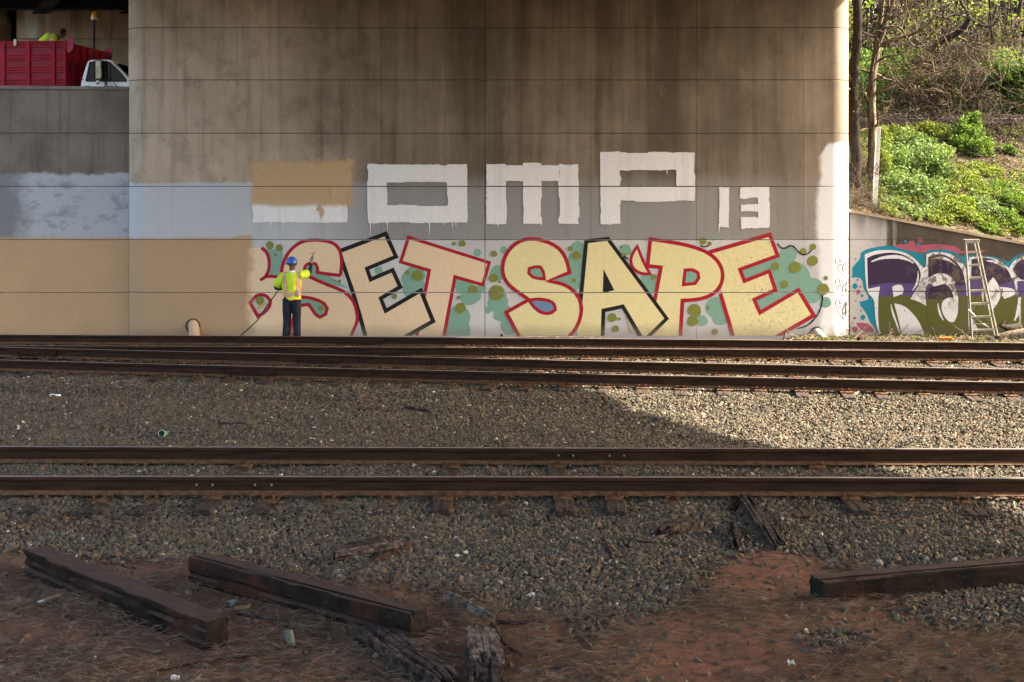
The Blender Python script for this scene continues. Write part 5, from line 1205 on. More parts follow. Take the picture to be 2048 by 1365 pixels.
for a, b in (((205, 119), (220, 121)), ((220, 121), (221, 178)), ((205, 156), (221, 156)), ((221, 154), (218, 172)), ((218, 172), (246, 173)), ((246, 173), (236, 164)), ((221, 156), (226, 180)), ((222, 120), (240, 134))): pa, pb = tl(*a, 31.2), tl(*b, 31.2); br.tube([(pa[0], -.06, pa[1]), (pb[0], -.02, pb[1])], .011, 6)
br.build('mirror_bracket', M['black_r'], tr)
a, b = tl(178, 119, 32), tl(179.5, 40, 32); MB().tube([(a[0] - .02, .45, a[1] - .9), (b[0] - .02, .45, b[1])], .026, 10).build('beacon_pole', M['iron'], tr)
MB().lathe((b[0] - .02, .45, b[1]), [(.0, -.012), (.085, -.012), (.085, .02), (.06, .025), (0, .025)], 16).build('beacon_base', M['white'], tr)
MB().lathe((b[0] - .02, .45, b[1] + .022), [(.078, 0), (.078, .05), (.066, .13), (.058, .16), (.03, .185), (0, .19)], 18).build('beacon_lens', AMB, tr, smooth=45)
c = tl(246, 116.5, 32.2); MB().box((c[0], .75, c[1]), (.17, .22, .085)).build('roof_light', ORL, tr, bevel=.015)
for x, y in ((2.12, .26), (2.12, 1.82), (-3.0, .3), (-3.0, 2.0)):
    w_ = MB(); w_.lathe((x, y, .43), [(.22, -.11), (.40, -.12), (.43, -.09), (.43, .09), (.40, .12), (.22, .11)], 24, (0, 1, 0)); wo = w_.build('wheel', M['black_r'], tr, smooth=40)
    MB().lathe((x, y, .43), [(0, -.05), (.2, -.08), (.23, -.1), (.23, .1), (.2, .08), (0, .05)], 20, (0, 1, 0)).build('rim', CHROME, wo, smooth=40)
MB().box((-.5, 1.1, .78), (6.2, .9, .22)).build('chassis', M['iron'], tr)
# the man bending in the truck bed
m2 = empty('person', (WX(92, 32.55), 32.55, 6.02)); tag(m2, 'dark haired worker in lime vest bending over inside the red truck body', 'person')
Yv = Vector((0, 1, 0)); b2 = MB()
SH = Vector((.27, 0, 1.17)); HD = Vector((.43, -.01, 1.335))
b2.tube([(-.10, 0, .80), (-.12, 0, .92), (-.03, 0, 1.06), (.12, 0, 1.18), SH, (.33, 0, 1.24)], [(.155, .12), (.16, .13), (.165, .125), (.18, .125), (.165, .10), (.06, .06)], 16, 0, True, Yv)
b2.tube([(.28, 0, 1.2), (.40, -.005, 1.31)], [.058, .055], 12)
head(b2, HD, (.80, 0, -.60), (.6, 0, .8))
for s_ in (-1, 1):
    b2.tube([(-.10, s_ * .09, .88), (-.02, s_ * .11, .48), (-.10, s_ * .12, .08)], [.105, .08, .07], 12); b2.ell((-.04, s_ * .12, .045), (.14, .05, .05), 12, 8)
    b2.tube([(.24, s_ * .14, 1.14), (.27, s_ * .19, 1.10), (.36, s_ * .20, .84)], [.06, .062, .05], 12); b2.tube([(.36, s_ * .20, .84), (.56, s_ * .12, .68)], [.047, .034], 12)
    hand(b2, (.56, s_ * .12, .68), (.85, -s_ * .3, -.4), (0, 1, 0), (.4, 0, .9))
def reg2(c):
    if c.z < .09: return 2
    if c.z < .9 and c.x < .2: return 1
    dh = Vector(c) - HD
    if dh.length < .19 and c.x > .33:
        return 3 if dh.dot(Vector((.80, 0, -.60))) < .045 and dh.dot(Vector((.6, 0, .8))) > -.045 else 0
    if c.x > .54 and c.z < .75: return 4
    return 5
remeshed(b2, 'body', .0115, [SKIN, NAVY, BOOT, HAIR, GLOVE, SLEEVE], reg2, m2)
v2 = MB(); v2.tube([(-.115, 0, .86), (-.12, 0, .94), (-.04, 0, 1.08), (.10, 0, 1.20), (.25, 0, 1.20), (.32, 0, 1.23)], [(.19, .15), (.19, .155), (.19, .152), (.205, .15), (.19, .128), (.09, .085)], 18, 0, True, Yv)
for s_ in (-1, 1): v2.tube([(.22, s_ * .11, 1.14), (.27, s_ * .19, 1.10), (.325, s_ * .195, .95)], [.088, .09, .09], 12)
def vc2(c): return c.z < .92 and c.x < .15 or (Vector(c) - Vector((.31, 0, 1.24))).length < .085 or (abs(c.y) > .12 and c.x > .2 and c.z < .93)
def vr2(c):
    d_ = abs((c.x - .20) - (1.15 - c.z) * .25)
    if abs(c.y) > .10 or c.z > 1.2:
        if d_ < .028: return 1
        if d_ < .045: return 2
    return 0
remeshed(v2, 'safety_vest', .0125, [LIME, SILV, ORNG], vr2, m2, 1, vc2)
# ------------------------------------------------------------------ planted bank behind the wing wall
def bank_z(x, y):
    if x < XRt: t0 = wtop(XRt)
    else: t0 = wtop(min(x, 30))
    t = min(1, max(0, (y - 29.45) / 7.3)); s = t * (1.25 - .25 * t * t)
    z = t0 - .03 + (5.15 - t0) * min(1, s)
    if y > 36.7: z = 5.15 + .02 * (y - 36.7)
    if y > 62: z += .20 * (y - 62)
    if y > 29.8: z += .10 * fbm(x, y, .5) * min(1, (y - 29.8) / 2) + .04 * fbm(x, y, 2.2)
    return z
def bank_fn(nt, b):
    o = nt.obj(); n = nt.noise(o, .8, 6, .65); n2 = nt.noise(o, 14, 5, .7)
    c = nt.mix(nt.mapr(n2, .35, .65), (0.022, 0.014, 0.010), (0.070, 0.045, 0.030)); c = nt.mix(nt.mapr(n, .5, .62, 0, .55), c, (0.05, 0.07, 0.02))
    nt.put(b.inputs['Base Color'], c); nt.put(b.inputs['Normal'], nt.bump(n2, .8, .04))
V, Fc = heightgrid(axis([(5.2, 20, .3), (20, 70, 3)]), axis([(29.5, 40, .3), (40, 100, 3)]), bank_z)
bank = np_mesh('hillside', V, Fc, material('leaf_litter_soil', bank_fn, rough=.95), smooth=True); tag(bank, kind='structure')

def leaf_mat(name, c1, c2, c3):
    def fn(nt, b):
        g = nt.n.new('ShaderNodeNewGeometry'); r = g.outputs['Random Per Island']; n = nt.noise(nt.obj(), 1.3, 3)
        c = nt.mix(r, c1, c2); c = nt.mix(nt.mapr(n, .42, .62, 0, .8), c, c3)
        nt.put(b.inputs['Base Color'], c)
        tr_ = nt.n.new('ShaderNodeBsdfTranslucent'); nt.put(tr_.inputs['Color'], nt.mix(.5, c, (.16, .24, .02)))
        mx = nt.n.new('ShaderNodeMixShader'); mx.inputs[0].default_value = .28
        out = [q for q in nt.n if q.type == 'OUTPUT_MATERIAL'][0]
        nt.l.new(b.outputs[0], mx.inputs[1]); nt.l.new(tr_.outputs[0], mx.inputs[2]); nt.l.new(mx.outputs[0], out.inputs[0])
    return material(name, fn, rough=.6, spec=.10)
LF_GREY = leaf_mat('leaf_grey_green', (.055, .095, .035), (.15, .21, .085), (.10, .165, .045))
LF_YEL = leaf_mat('leaf_spring_green', (.065, .105, .014), (.18, .225, .03), (.13, .15, .022))
LF_BRI = leaf_mat('leaf_bright_green', (.03, .075, .012), (.12, .20, .03), (.075, .13, .018))
LF_IVY = leaf_mat('leaf_ivy', (.018, .05, .010), (.07, .125, .022), (.04, .08, .014))
LF_DRY = leaf_mat('leaf_dry', (.06, .038, .023), (.145, .096, .06), (.04, .026, .017))
def leaves(P, size, rs, aspect=.55):
    n = len(P); a = rs.normal(size=(n, 3)); a[:, 2] *= .6; a /= np.linalg.norm(a, axis=1)[:, None]
    b = rs.normal(size=(n, 3)); b -= (b * a).sum(1)[:, None] * a; b /= np.linalg.norm(b, axis=1)[:, None]
    s = (size * rs.uniform(.55, 1.25, n))[:, None]
    V = np.stack([P - a * s, P + b * s * aspect + a * s * .15, P + a * s, P - b * s * aspect + a * s * .15], 1).reshape(-1, 3)
    F_ = np.arange(4 * n).reshape(n, 4)
    return V, F_
def tubes_np(paths, n=3):
    Vs, Fs, base = [], [], 0
    for pts, r0, r1 in paths:
        k = len(pts); pts = np.asarray(pts)
        t = np.gradient(pts, axis=0); t /= np.linalg.norm(t, axis=1)[:, None] + 1e-9
        ref = np.array([.3, .9, .2]); u = np.cross(t, ref); u /= np.linalg.norm(u, axis=1)[:, None] + 1e-9; w = np.cross(t, u)
        r = np.linspace(r0, r1, k)[:, None]
        ring = np.stack([pts + u * r * math.cos(2 * math.pi * j / n) + w * r * math.sin(2 * math.pi * j / n) for j in range(n)], 1)
        Vs.append(ring.reshape(-1, 3)); i = np.arange(k - 1)[:, None] * n + np.arange(n)[None]; i2 = np.arange(k - 1)[:, None] * n + (np.arange(n)[None] + 1) % n
        Fs.append(np.stack([i, i2, i2 + n, i + n], -1).reshape(-1, 4) + base); base += k * n
    return np.concatenate(Vs), np.concatenate(Fs)
def rand_path(p, d, L, n, rs, wob, up=0.0):
    pts = [np.array(p, float)]; d = np.array(d, float); d /= np.linalg.norm(d)
    for _ in range(n):
        d = d + rs.normal(size=3) * wob + np.array([0, 0, up]); d /= np.linalg.norm(d); pts.append(pts[-1] + d * L / n)
    return pts
def shrub(name, label, cat, blobs, nleaf, size, mat, seed, stems=40, group='leafy shrubs on the sunny bank', base=None, twig='twig'):
    rs = np.random.default_rng(seed); P = []
    vol = np.array([b[3] * b[4] * b[5] for b in blobs]) ** (2 / 3); cnt = (vol / vol.sum() * nleaf).astype(int)
    for (cx, cy, cz, rx, ry, rz), k in zip(blobs, cnt):
        v = rs.normal(size=(k, 3)); v /= np.linalg.norm(v, axis=1)[:, None]; rr = rs.uniform(.25, 1, k) ** .5
        p = v * rr[:, None] * np.array([rx, ry, rz]) + np.array([cx, cy, cz])
        # clumps: leaves gather along short sprays
        m = max(3, k // 45); cc = p[rs.integers(0, k, m)]; idx = rs.integers(0, m, k); pull = rs.uniform(.55, .93, k)[:, None]
        P.append(p * (1 - pull) + cc[idx] * pull + rs.normal(size=(k, 3)) * .035)
    P = np.concatenate(P)
    gzv = np.array([bank_z(x, y) for x, y, _ in P]); P[:, 2] = np.maximum(P[:, 2], gzv + rs.uniform(.0, .12, len(P)))
    c0 = base or (blobs[0][0], blobs[0][1]); bz = bank_z(*c0)
    t = thing(name, label, cat, (c0[0], c0[1], bz), group)
    Vv, Ff = leaves(P, size, rs); o = np_mesh('foliage', Vv, Ff, mat, t)
    ps = []
    for _ in range(stems):
        b = blobs[rs.integers(0, len(blobs))]; sx, sy = b[0] + rs.normal() * b[3] * .3, b[1] + rs.normal() * b[4] * .3
        tgt = np.array([b[0] + rs.normal() * b[3] * .6, b[1] + rs.normal() * b[4] * .6, b[2] + rs.uniform(.0, 1.0) * b[5]]); st = np.array([sx, sy, bank_z(sx, sy)])
        ps.append((rand_path(st, tgt - st, np.linalg.norm(tgt - st), 5, rs, .18), .010, .004))
    Vv, Ff = tubes_np(ps); np_mesh('stems', Vv, Ff, M[twig], t)
    return t
def B(px, py, y, r, ry=None, rz=None): w = W(px, py, y); return (w.x, w.y, w.z, r * 1.18, (ry or r * .8) * 1.1, (rz or r * .8) * 1.18)
shrub('shrub', 'broad grey green bush beside the white post, largest on the bank', 'shrub', [B(1800, 385, 31.2, .75), B(1845, 330, 32.6, .8), B(1790, 320, 32.2, .5), B(1855, 385, 31.4, .6), B(1830, 290, 33.6, .5), B(1790, 425, 30.4, .4), B(1880, 350, 32.4, .45)], 19000, .043, LF_GREY, 1, 70)
shrub('shrub', 'bright green upright bush near the guardrail', 'shrub', [B(1938, 270, 34.6, .48, .4, .5), B(1955, 300, 34.2, .5), B(1922, 290, 34.3, .35), B(1945, 240, 34.8, .28)], 6500, .042, LF_BRI, 2, 40)
shrub('shrub', 'low yellow green bush above the top of the stepladder', 'shrub', [B(1905, 430, 30.4, .45, .4, .35), B(1945, 445, 30.3, .5, .4, .35), B(1880, 445, 30.1, .3, .3, .25), B(1925, 415, 30.8, .4, .4, .3)], 7500, .040, LF_YEL, 3, 30)
shrub('shrub', 'dense bright bush at the low end of the bank above the log', 'shrub', [B(2030, 410, 31.4, .6, .5, .45), B(2000, 445, 30.6, .5, .4, .35), B(2040, 465, 30.2, .45, .4, .3), B(2070, 430, 31, .6, .5, .5), B(2010, 395, 32, .45, .4, .35), B(1975, 470, 29.95, .3, .3, .22)], 13000, .040, LF_BRI, 4, 50)
shrub('shrub', 'thin yellow green bush in the middle of the bank, brush behind it', 'shrub', [B(1925, 365, 32.5, .5, .5, .3), B(1975, 355, 33, .5, .5, .28), B(1895, 385, 31.8, .35, .35, .25), B(1960, 395, 31.8, .5, .4, .22)], 6500, .038, LF_YEL, 5, 40)
shrub('shrub', 'ivy covered bush hanging over the fence at the far side of the bank', 'shrub', [B(2010, 160, 37, .75, .6, .5), B(2045, 190, 37, .7, .6, .7), B(2040, 145, 37.4, .6, .5, .4), B(2075, 160, 37, .7, .6, .8)], 7500, .06, LF_IVY, 6, 40)
shrub('shrub', 'yellow leaved creeper climbing the white post', 'shrub', [B(1768, 275, 31.8, .22, .2, .35), B(1772, 320, 31.5, .16, .2, .5), B(1762, 390, 30.6, .16, .15, .3)], 1800, .034, LF_YEL, 7, 16)
shrub('shrub', 'leafy yellow green growth between the broad bush and the guardrail', 'shrub', [B(1850, 262, 35.3, .6, .5, .28), B(1800, 268, 35.0, .5, .4, .25), B(1890, 275, 35.0, .45, .4, .3), B(1870, 310, 33.8, .5, .5, .3)], 6000, .042, LF_YEL, 11, 30)
shrub('shrub', 'low green growth along the wall top behind the stepladder', 'shrub', [B(1840, 440, 30.1, .45, .3, .2), B(1870, 425, 30.6, .4, .35, .25), B(1850, 410, 31, .4, .4, .25), B(1985, 430, 30.6, .4, .4, .28), B(1965, 415, 31.1, .4, .4, .28)], 7000, .040, LF_GREY, 12, 30)
shrub('shrub', 'small dark green ground plant on the brown part of the bank', 'shrub', [B(2015, 305, 34.4, .28, .3, .16)], 500, .05, LF_IVY, 8, 10)
# low weeds and dry leaves that cover the bank
rs = np.random.default_rng(77); n = 34000
gx = rs.uniform(7.6, 15, n); gy = 29.72 + rs.uniform(0, 1, n) ** 1.3 * 8; ok = np.array([fbm(a, b, .9) + .25 * fbm(a, b, 3) + (.14 if b < 33 else -.04) for a, b in zip(gx, gy)]) > .10 + np.where(gx < 8.75, .5, 0)
gx, gy = gx[ok], gy[ok]; P = np.stack([gx, gy, [bank_z(a, b) for a, b in zip(gx, gy)]], 1); P[:, 2] += rs.uniform(.0, .22, len(P)) ** 1.2
Vv, Ff = leaves(P, .042, rs); tag(np_mesh('weeds', Vv, Ff, LF_YEL), 'low spring weeds spread over the bank', kind='stuff')
n = 9000; gx = rs.uniform(7.5, 17, n); gy = rs.uniform(29.66, 38, n); P = np.stack([gx, gy, [bank_z(a, b) + .015 for a, b in zip(gx, gy)]], 1)
Vv, Ff = leaves(P, .055, rs); Vv[:, 2] = np.maximum(Vv[:, 2], .0)
tag(np_mesh('leaf_litter', Vv, Ff, LF_DRY), 'dry brown leaves lying on the bank', kind='stuff')
n = 3600; ps = []
for _ in range(n):
    a, b = rs.uniform(7.6, 15), 29.75 + 8 * rs.uniform()
    if _ < 1100: a, b = rs.uniform(7.95, 8.9), rs.uniform(29.8, 33.5)
    z = bank_z(a, b)
    ps.append((rand_path((a, b, z), (rs.normal(), rs.normal() * .6, rs.uniform(.05, .7)), rs.uniform(.3, 1.0), 4, rs, .35, -.08), .006, .003))
Vv, Ff = tubes_np(ps); tag(np_mesh('brushwood', Vv, Ff, M['bark_mid']), 'dry brushwood and dead stems on the bank', kind='stuff')

# white post, guardrail and chain link fence
WPOST = material('post_white', lambda nt, b: nt.put(b.inputs['Base Color'], nt.mix(nt.mapr(nt.noise(nt.obj(), 6, 5, .65), .45, .7, 0, .5), (.33, .34, .33), (.17, .165, .15))), rough=.6)
YP = 30.1; ps_ = thing('sign_post', 'pale square post with a red scrawl standing in the bushes above the wall', 'post', W(1748, 428, YP))
MB().bar(W(1748, 432, YP), W(1757, 255, YP), .105, .09, up=Vector((1, 0, 0))).build('post', WPOST, ps_, bevel=.006)
bm = bmesh.new(); RI = material('maroon_ink', color=(.12, .015, .03), rough=.6)
for st in ([(1748, 338), (1754, 327), (1757, 336), (1748, 340)], [(1749, 346), (1756, 339), (1756, 350), (1748, 345)], [(1749, 352), (1752, 347)]): ribbon_into(bm, towall(st, None, YP - .0665), .02, YP - .0665, 0, False, .1)
for f in bm.faces:
    f.normal_update()
    if f.normal.y > 0: f.normal_flip()
me = bpy.data.meshes.new('scrawl'); bm.to_mesh(me); bm.free(); link('scrawl', me, RI, ps_)
GALV = mottled('galvanised', (.20, .185, .165), (.11, .10, .09), 3, .5, 0, metal=.3)
YG = 36.25; gr = thing('guardrail', 'long pale roadside guardrail half hidden behind the bushes', 'guardrail', (W(1760, 245, YG).x, YG, bank_z(11, YG)))
z_ = WZ(242, YG); x0_, x1_ = 9.6, 22
gp = [(0, .085), (-.03, .07), (-.035, .04), (0, .015), (0, -.015), (-.035, -.04), (-.03, -.07), (0, -.085)]
mb = MB(); mb.add([(x, YG + a, z_ + b) for x in (x0_, x1_) for a, b in gp], [(i, i + 1, i + 9, i + 8) for i in range(7)]); o = mb.build('beam', GALV, gr, clean=False); sm = o.modifiers.new('solid', 'SOLIDIFY'); sm.thickness = .004
for k in range(6): x = 10.2 + k * 2.2; MB().box((x, YG + .14, (z_ + .1 + 4.9) / 2), (.12, .16, z_ + .2 - 4.9)).build('post', M['bark'], gr)
YF = 36.9; FP = material('dark_fence_steel', color=(.035, .035, .033), rough=.6)
cf = thing('chain_link_fence', 'dark chain link fence with thin posts along the top of the bank', 'fence', (12, YF, 5.15)); zf0, zf1 = 5.0, WZ(160, YF)
for px in (1711, 1819, 1917, 2017, 2115): x = WX(px, YF); MB().tube([(x, YF, zf0 - .2), (x, YF, zf1 + .04)], .038, 8).build('post', FP, cf)
MB().tube([(9.6, YF, zf1), (18, YF, zf1)], .024, 6).build('top_rail', FP, cf); MB().tube([(9.6, YF, zf0 + .1), (18, YF, zf0 + .1)], .015, 6).build('bottom_wire', FP, cf)
mb = MB(); Hh = zf1 - zf0 - .12
for k in range(-14, 78):
    for s_ in (-1, 1):
        x = 9.6 + k * .11; xa, xb = x, x + Hh * .9; za, zb_ = (zf0 + .11, zf1 - .01) if s_ > 0 else (zf1 - .01, zf0 + .11)
        if xa < 9.6: tt = (9.6 - xa) / (xb - xa); za = za + (zb_ - za) * tt; xa = 9.6
        if xb > 18: tt = (18 - xa) / (xb - xa); zb_ = za + (zb_ - za) * tt; xb = 18
        if xb > xa: mb.tube([(xa, YF + .004 * s_, za), (xb, YF + .004 * s_, zb_)], .0028, 3, 0, False)
mb.build('wire_mesh', FP, cf, clean=False)

# ------------------------------------------------------------------ trees
def tree(name, label, trunk, bark, seed, limbs=(), side=14, twigs=5, leafn=700, leaf=LF_YEL, lsize=.06, spread=1.6, group='trees on the bank and in the wood behind', rng_z=None, tr=.013, extra_r=1.0):
    # trunk and limbs: lists of (photo x, photo y, distance, radius in photo pixels)
    rs = np.random.default_rng(seed); mb = MB(); base = W(*trunk[0][:3]); bz = bank_z(base.x, base.y)
    t = thing(name, label, 'tree', (base.x, base.y, bz), group)
    def conv(lst):
        P = [W(a, b, c) for a, b, c, _ in lst]; Rr = [r * c / F * extra_r for _, _, c, r in lst]; Q = []; S = []
        for i in range(len(P) - 1):
            a, b = P[max(0, i - 1)], P[min(len(P) - 1, i + 2)]
            for k in range(4):
                u = k / 4; Q.append(.5 * ((2 * P[i]) + (P[i + 1] - a) * u + (2 * a - 5 * P[i] + 4 * P[i + 1] - b) * u * u + (3 * P[i] - a - 3 * P[i + 1] + b) * u ** 3) + Vector(rs.normal(size=3) * Rr[i] * .12)); S.append((Rr[i] + (Rr[i + 1] - Rr[i]) * u) * rs.uniform(.93, 1.08))
        Q.append(P[-1]); S.append(Rr[-1]); return Q, S
    Q, S = conv(trunk); Q[0].z = min(Q[0].z, bz - .1); S[0] *= 1.35; mb.tube(Q, S, 10); allp = [(Q, S)]
    for lb in limbs: q, s_ = conv(lb); mb.tube(q, s_, 8); allp.append((q, s_))
    mb.build('trunk', bark, t, smooth=60)
    br = []; tips = []; n0 = 0
    for (q, s_) in allp:
        m = side if q is Q else max(3, side // 3)
        for _ in range(m):
            i = rs.integers(max(1, int(len(q) * (.25 if q is Q else .2))), len(q)); p = np.array(q[i]); L = rs.uniform(.5, 1.0) * spread
            d = np.array([rs.normal(), rs.normal() * .8, rs.uniform(-.05, .9)]); r = max(tr, s_[i] * .35)
            path = rand_path(p, d, L, 7, rs, .22, .04); br.append((path, min(r, .035), tr * .5))
            for _ in range(twigs):
                j = rs.integers(1, len(path)); L2 = L * rs.uniform(.25, .6); p2 = rand_path(path[j], rs.normal(size=3) + np.array([0, 0, .3]), L2, 5, rs, .28, .03); br.append((p2, tr * .6, tr * .25)); tips += p2[1:]
            tips += path[3:]
    Vv, Ff = tubes_np(br, 4); np_mesh('branches', Vv, Ff, M['twig'] if bark is not M['bark_pale'] else M['bark_pale'], t)
    if leafn:
        tips = np.array(tips); P = tips[rs.integers(0, len(tips), leafn)] + rs.normal(size=(leafn, 3)) * .07; Vv, Ff = leaves(P, lsize, rs); np_mesh('crown', Vv, Ff, leaf, t)
    return t
YA1 = 31.0
tree('tree', 'thick dark trunk standing right beside the rounded pier end', [(1713, 432, YA1, 13), (1711, 320, YA1, 12), (1708, 230, YA1, 12), (1705, 165, YA1, 12.5), (1712, 110, YA1, 10), (1715, 50, YA1, 9), (1713, -40, YA1, 9), (1718, -200, YA1, 8)], M['bark_dark_shade'], 21, side=9, leafn=60, lsize=.04, spread=1.1)  # darkened bark carries the shade that falls on this trunk
tree('tree', 'slender forked tree, two stems, behind the white post', [(1742, 405, 31.6, 9.5), (1744, 330, 31.6, 9), (1745, 255, 31.6, 8.5), (1741, 195, 31.6, 8.5), (1746, 150, 31.6, 7.5), (1752, 108, 31.6, 7), (1757, 65, 31.6, 5.5), (1763, 25, 31.6, 4.5), (1770, -40, 31.6, 4)], M['bark_mid'], 22,
     [[(1754, 100, 31.6, 6), (1766, 60, 31.5, 6), (1779, 22, 31.4, 5.5), (1793, -30, 31.3, 5)], [(1757, 60, 31.6, 3), (1778, 37, 31.3, 2.4), (1800, 30, 31.2, 2.2), (1822, 10, 31, 2), (1845, -10, 31, 1.8)], [(1752, 95, 31.6, 4), (1785, 80, 31.2, 4.2), (1820, 70, 31, 3.6), (1850, 55, 30.8, 3), (1868, 35, 30.7, 2.5), (1890, 12, 30.6, 2)],
      [(1754, 186, 31.6, 4), (1772, 176, 31.3, 4), (1792, 166, 31.2, 3), (1830, 155, 31, 2.6), (1880, 143, 30.8, 2.4), (1925, 122, 30.7, 2), (1955, 98, 30.7, 1.5)], [(1805, 164, 31.1, 2), (1822, 155, 31, 2), (1836, 135, 30.9, 1.9), (1850, 122, 30.9, 1.8), (1856, 110, 30.9, 1.3)], [(1757, 62, 31.6, 3), (1775, 55, 31.2, 3), (1800, 56, 31, 2.4), (1812, 75, 30.9, 2.2), (1828, 92, 30.8, 2), (1850, 92, 30.8, 1.6)],
      [(1805, 164, 31.1, 1.8), (1825, 170, 30.9, 1.8), (1830, 178, 30.9, 2), (1820, 187, 30.9, 1.6), (1811, 184, 30.9, 1.2)]], side=14, leafn=110, spread=1.3, leaf=LF_YEL, lsize=.035)
tree('tree', 'tree with a thick curved mossy limb bowed over the brush', [(1850, 240, 37.6, 6), (1854, 190, 37.6, 6.5), (1866, 130, 37.5, 7), (1874, 88, 37.4, 8)], M['bark'], 23,
     [[(1872, 90, 37.4, 7), (1890, 78, 37, 7), (1912, 68, 36.8, 6.5), (1930, 53, 36.6, 6), (1938, 36, 36.5, 5), (1932, 22, 36.5, 4), (1920, 0, 36.5, 3.5), (1905, -40, 36.5, 3)], [(1935, 30, 36.5, 3), (1950, 45, 36.3, 3), (1970, 53, 36.2, 2.6), (1990, 48, 36.2, 2.2), (2000, 30, 36.2, 1.6)], [(1932, 26, 36.5, 2.6), (1905, 30, 36.3, 3), (1888, 36, 36.2, 2.6), (1888, 20, 36.2, 2.3), (1900, 8, 36.2, 1.8)]], side=10, leafn=260, lsize=.05, spread=1.6)
tree('tree', 'grey leaning trunk beside the far bushes, forked near the top', [(2020, 240, 42, 9), (2022, 150, 42, 9), (2018, 105, 42, 8), (2010, 60, 42, 7), (2006, 20, 42, 6), (2000, -80, 42, 5)], M['bark'], 24, [[(2022, 120, 42, 7), (2034, 90, 42, 6), (2036, 50, 42, 5), (2046, -20, 42, 4)]], leafn=420, spread=2.0)
tree('tree', 'straight grey trunk close to the dark trunk, further back', [(1788, 240, 45, 6.5), (1790, 150, 45, 6), (1787, 70, 45, 5.5), (1792, -60, 45, 5)], M['bark'], 25, leafn=420, spread=2.4)
tree('tree', 'bent brown trunk leaning over the guardrail', [(1822, 240, 41, 6), (1821, 195, 41, 6), (1812, 140, 41, 5.5), (1822, 90, 41, 5), (1848, 35, 41, 4.5), (1870, -40, 41, 4)], M['bark'], 26, leafn=420, spread=2.0)
tree('tree', 'thin dark stem leaning aslant behind the fence', [(1942, 240, 40, 4), (1946, 190, 40, 4), (1952, 140, 40, 3.5), (1962, 105, 40, 3), (1985, 40, 40, 2.5), (2010, -40, 40, 2)], M['bark'], 27, leafn=260, spread=1.6)
tree('tree', 'thick old trunk half hidden in the twigs of the wood', [(1880, 240, 47, 9), (1878, 160, 47, 8), (1884, 80, 47, 7), (1880, -80, 47, 6)], M['bark'], 28, [[(1884, 110, 47, 5), (1900, 60, 46.5, 4.5), (1925, 10, 46, 4), (1945, -40, 46, 3)]], leafn=520, spread=2.8)
for i, (px, y, r, lean, lb) in enumerate(((1729, 39.5, 3.4, 6, 'thin grey trunk between the dark trunk and the forked tree'), (1766, 40, 4.2, 8, 'thin grey trunk just right of the forked tree'), (1800, 39, 3.6, -10, 'slim dark trunk leaning towards the forked tree'), (1832, 40.5, 5.0, 12, 'dark trunk left of the curved mossy limb'), (1900, 39.6, 4.4, -14, 'dark trunk behind the bright upright bush, leaning inwards'), (1917, 41, 3.2, 16, 'slender dark trunk right above the bright upright bush'), (1968, 40, 4.6, 10, 'dark trunk in the wood between mossy limb and leaning trunk'), (1990, 39.4, 3.4, -8, 'slim dark trunk beside the grey leaning fork'), (2038, 40, 4.0, 12, 'dark trunk behind the ivy covered bush'))):
    tree('tree', lb, [(px, 245, y, r * 1.15), (px + lean * .4, 180, y, r), (px + lean * .3, 110, y, r * .9), (px + lean, 50, y, r * .8), (px + lean * 1.8, -60, y, r * .6)], M['bark_dark_shade'] if i % 3 else M['bark'], 70 + i, [[(px + lean * .4, 150, y, r * .6), (px + lean * .4 + (14 if i % 2 else -12), 105, y - .3, r * .5), (px + lean + (30 if i % 2 else -26), 50, y - .5, r * .35), (px + lean + (38 if i % 2 else -30), -10, y - .5, r * .25)]], side=10, leafn=90, lsize=.05, spread=1.5)
kinds = ['grey trunk deep in the wood with sparse yellow spring leaves', 'pale thin trunk deep in the wood with few leaves']
for i in range(13):
    px = [1720, 1745, 1772, 1805, 1838, 1862, 1905, 1928, 1965, 1985, 2030, 2060, 2100][i]; y = 52 + (i * 37 % 19); r = 4 + (i * 7 % 4)
    lb = ['grey trunk far back in the wood, close to the pier edge', 'pale stem far back between the dark trunk and the forked tree', 'pale slim trunk far behind the forked tree', 'grey trunk far behind the bent brown trunk', 'slim grey trunk far behind the mossy limb', 'pale trunk far behind the mossy limb tree', 'grey trunk far back above the bright upright bush', 'slim pale trunk far back, right of the bright upright bush', 'grey trunk far back left of the leaning forked trunk', 'slim trunk far back just left of the leaning forked trunk', 'grey trunk far back above the ivy covered bush', 'pale trunk far back at the edge of the ivy bush', 'grey trunk far back beyond the ivy bush'][i]
    sx = (i * 29 % 31) - 15
    tree('tree', lb, [(px, 250, y, r * 1.1), (px + sx * .3, 170, y, r), (px + sx * .6, 90, y, r * .9), (px + sx, 20, y, r * .75), (px + sx * 1.5, -80, y, r * .6)], M['bark'] if i % 2 else M['bark_pale'], 40 + i, side=22, twigs=6, leafn=620, lsize=.085, spread=2.8, tr=.018)
ps = []
for _ in range(500):
    px = rs.uniform(1715, 2100); y = rs.uniform(35.2, 36.1); w = W(px, rs.uniform(225, 268), y); ps.append((rand_path(w, (rs.normal(), rs.normal() * .3, rs.normal() * .8), rs.uniform(.4, 1.4), 6, rs, .3, .02), .009, .004))
Vv, Ff = tubes_np(ps); tag(np_mesh('bramble', Vv, Ff, M['bark_mid']), 'bare bramble stems growing over the guardrail', kind='stuff')
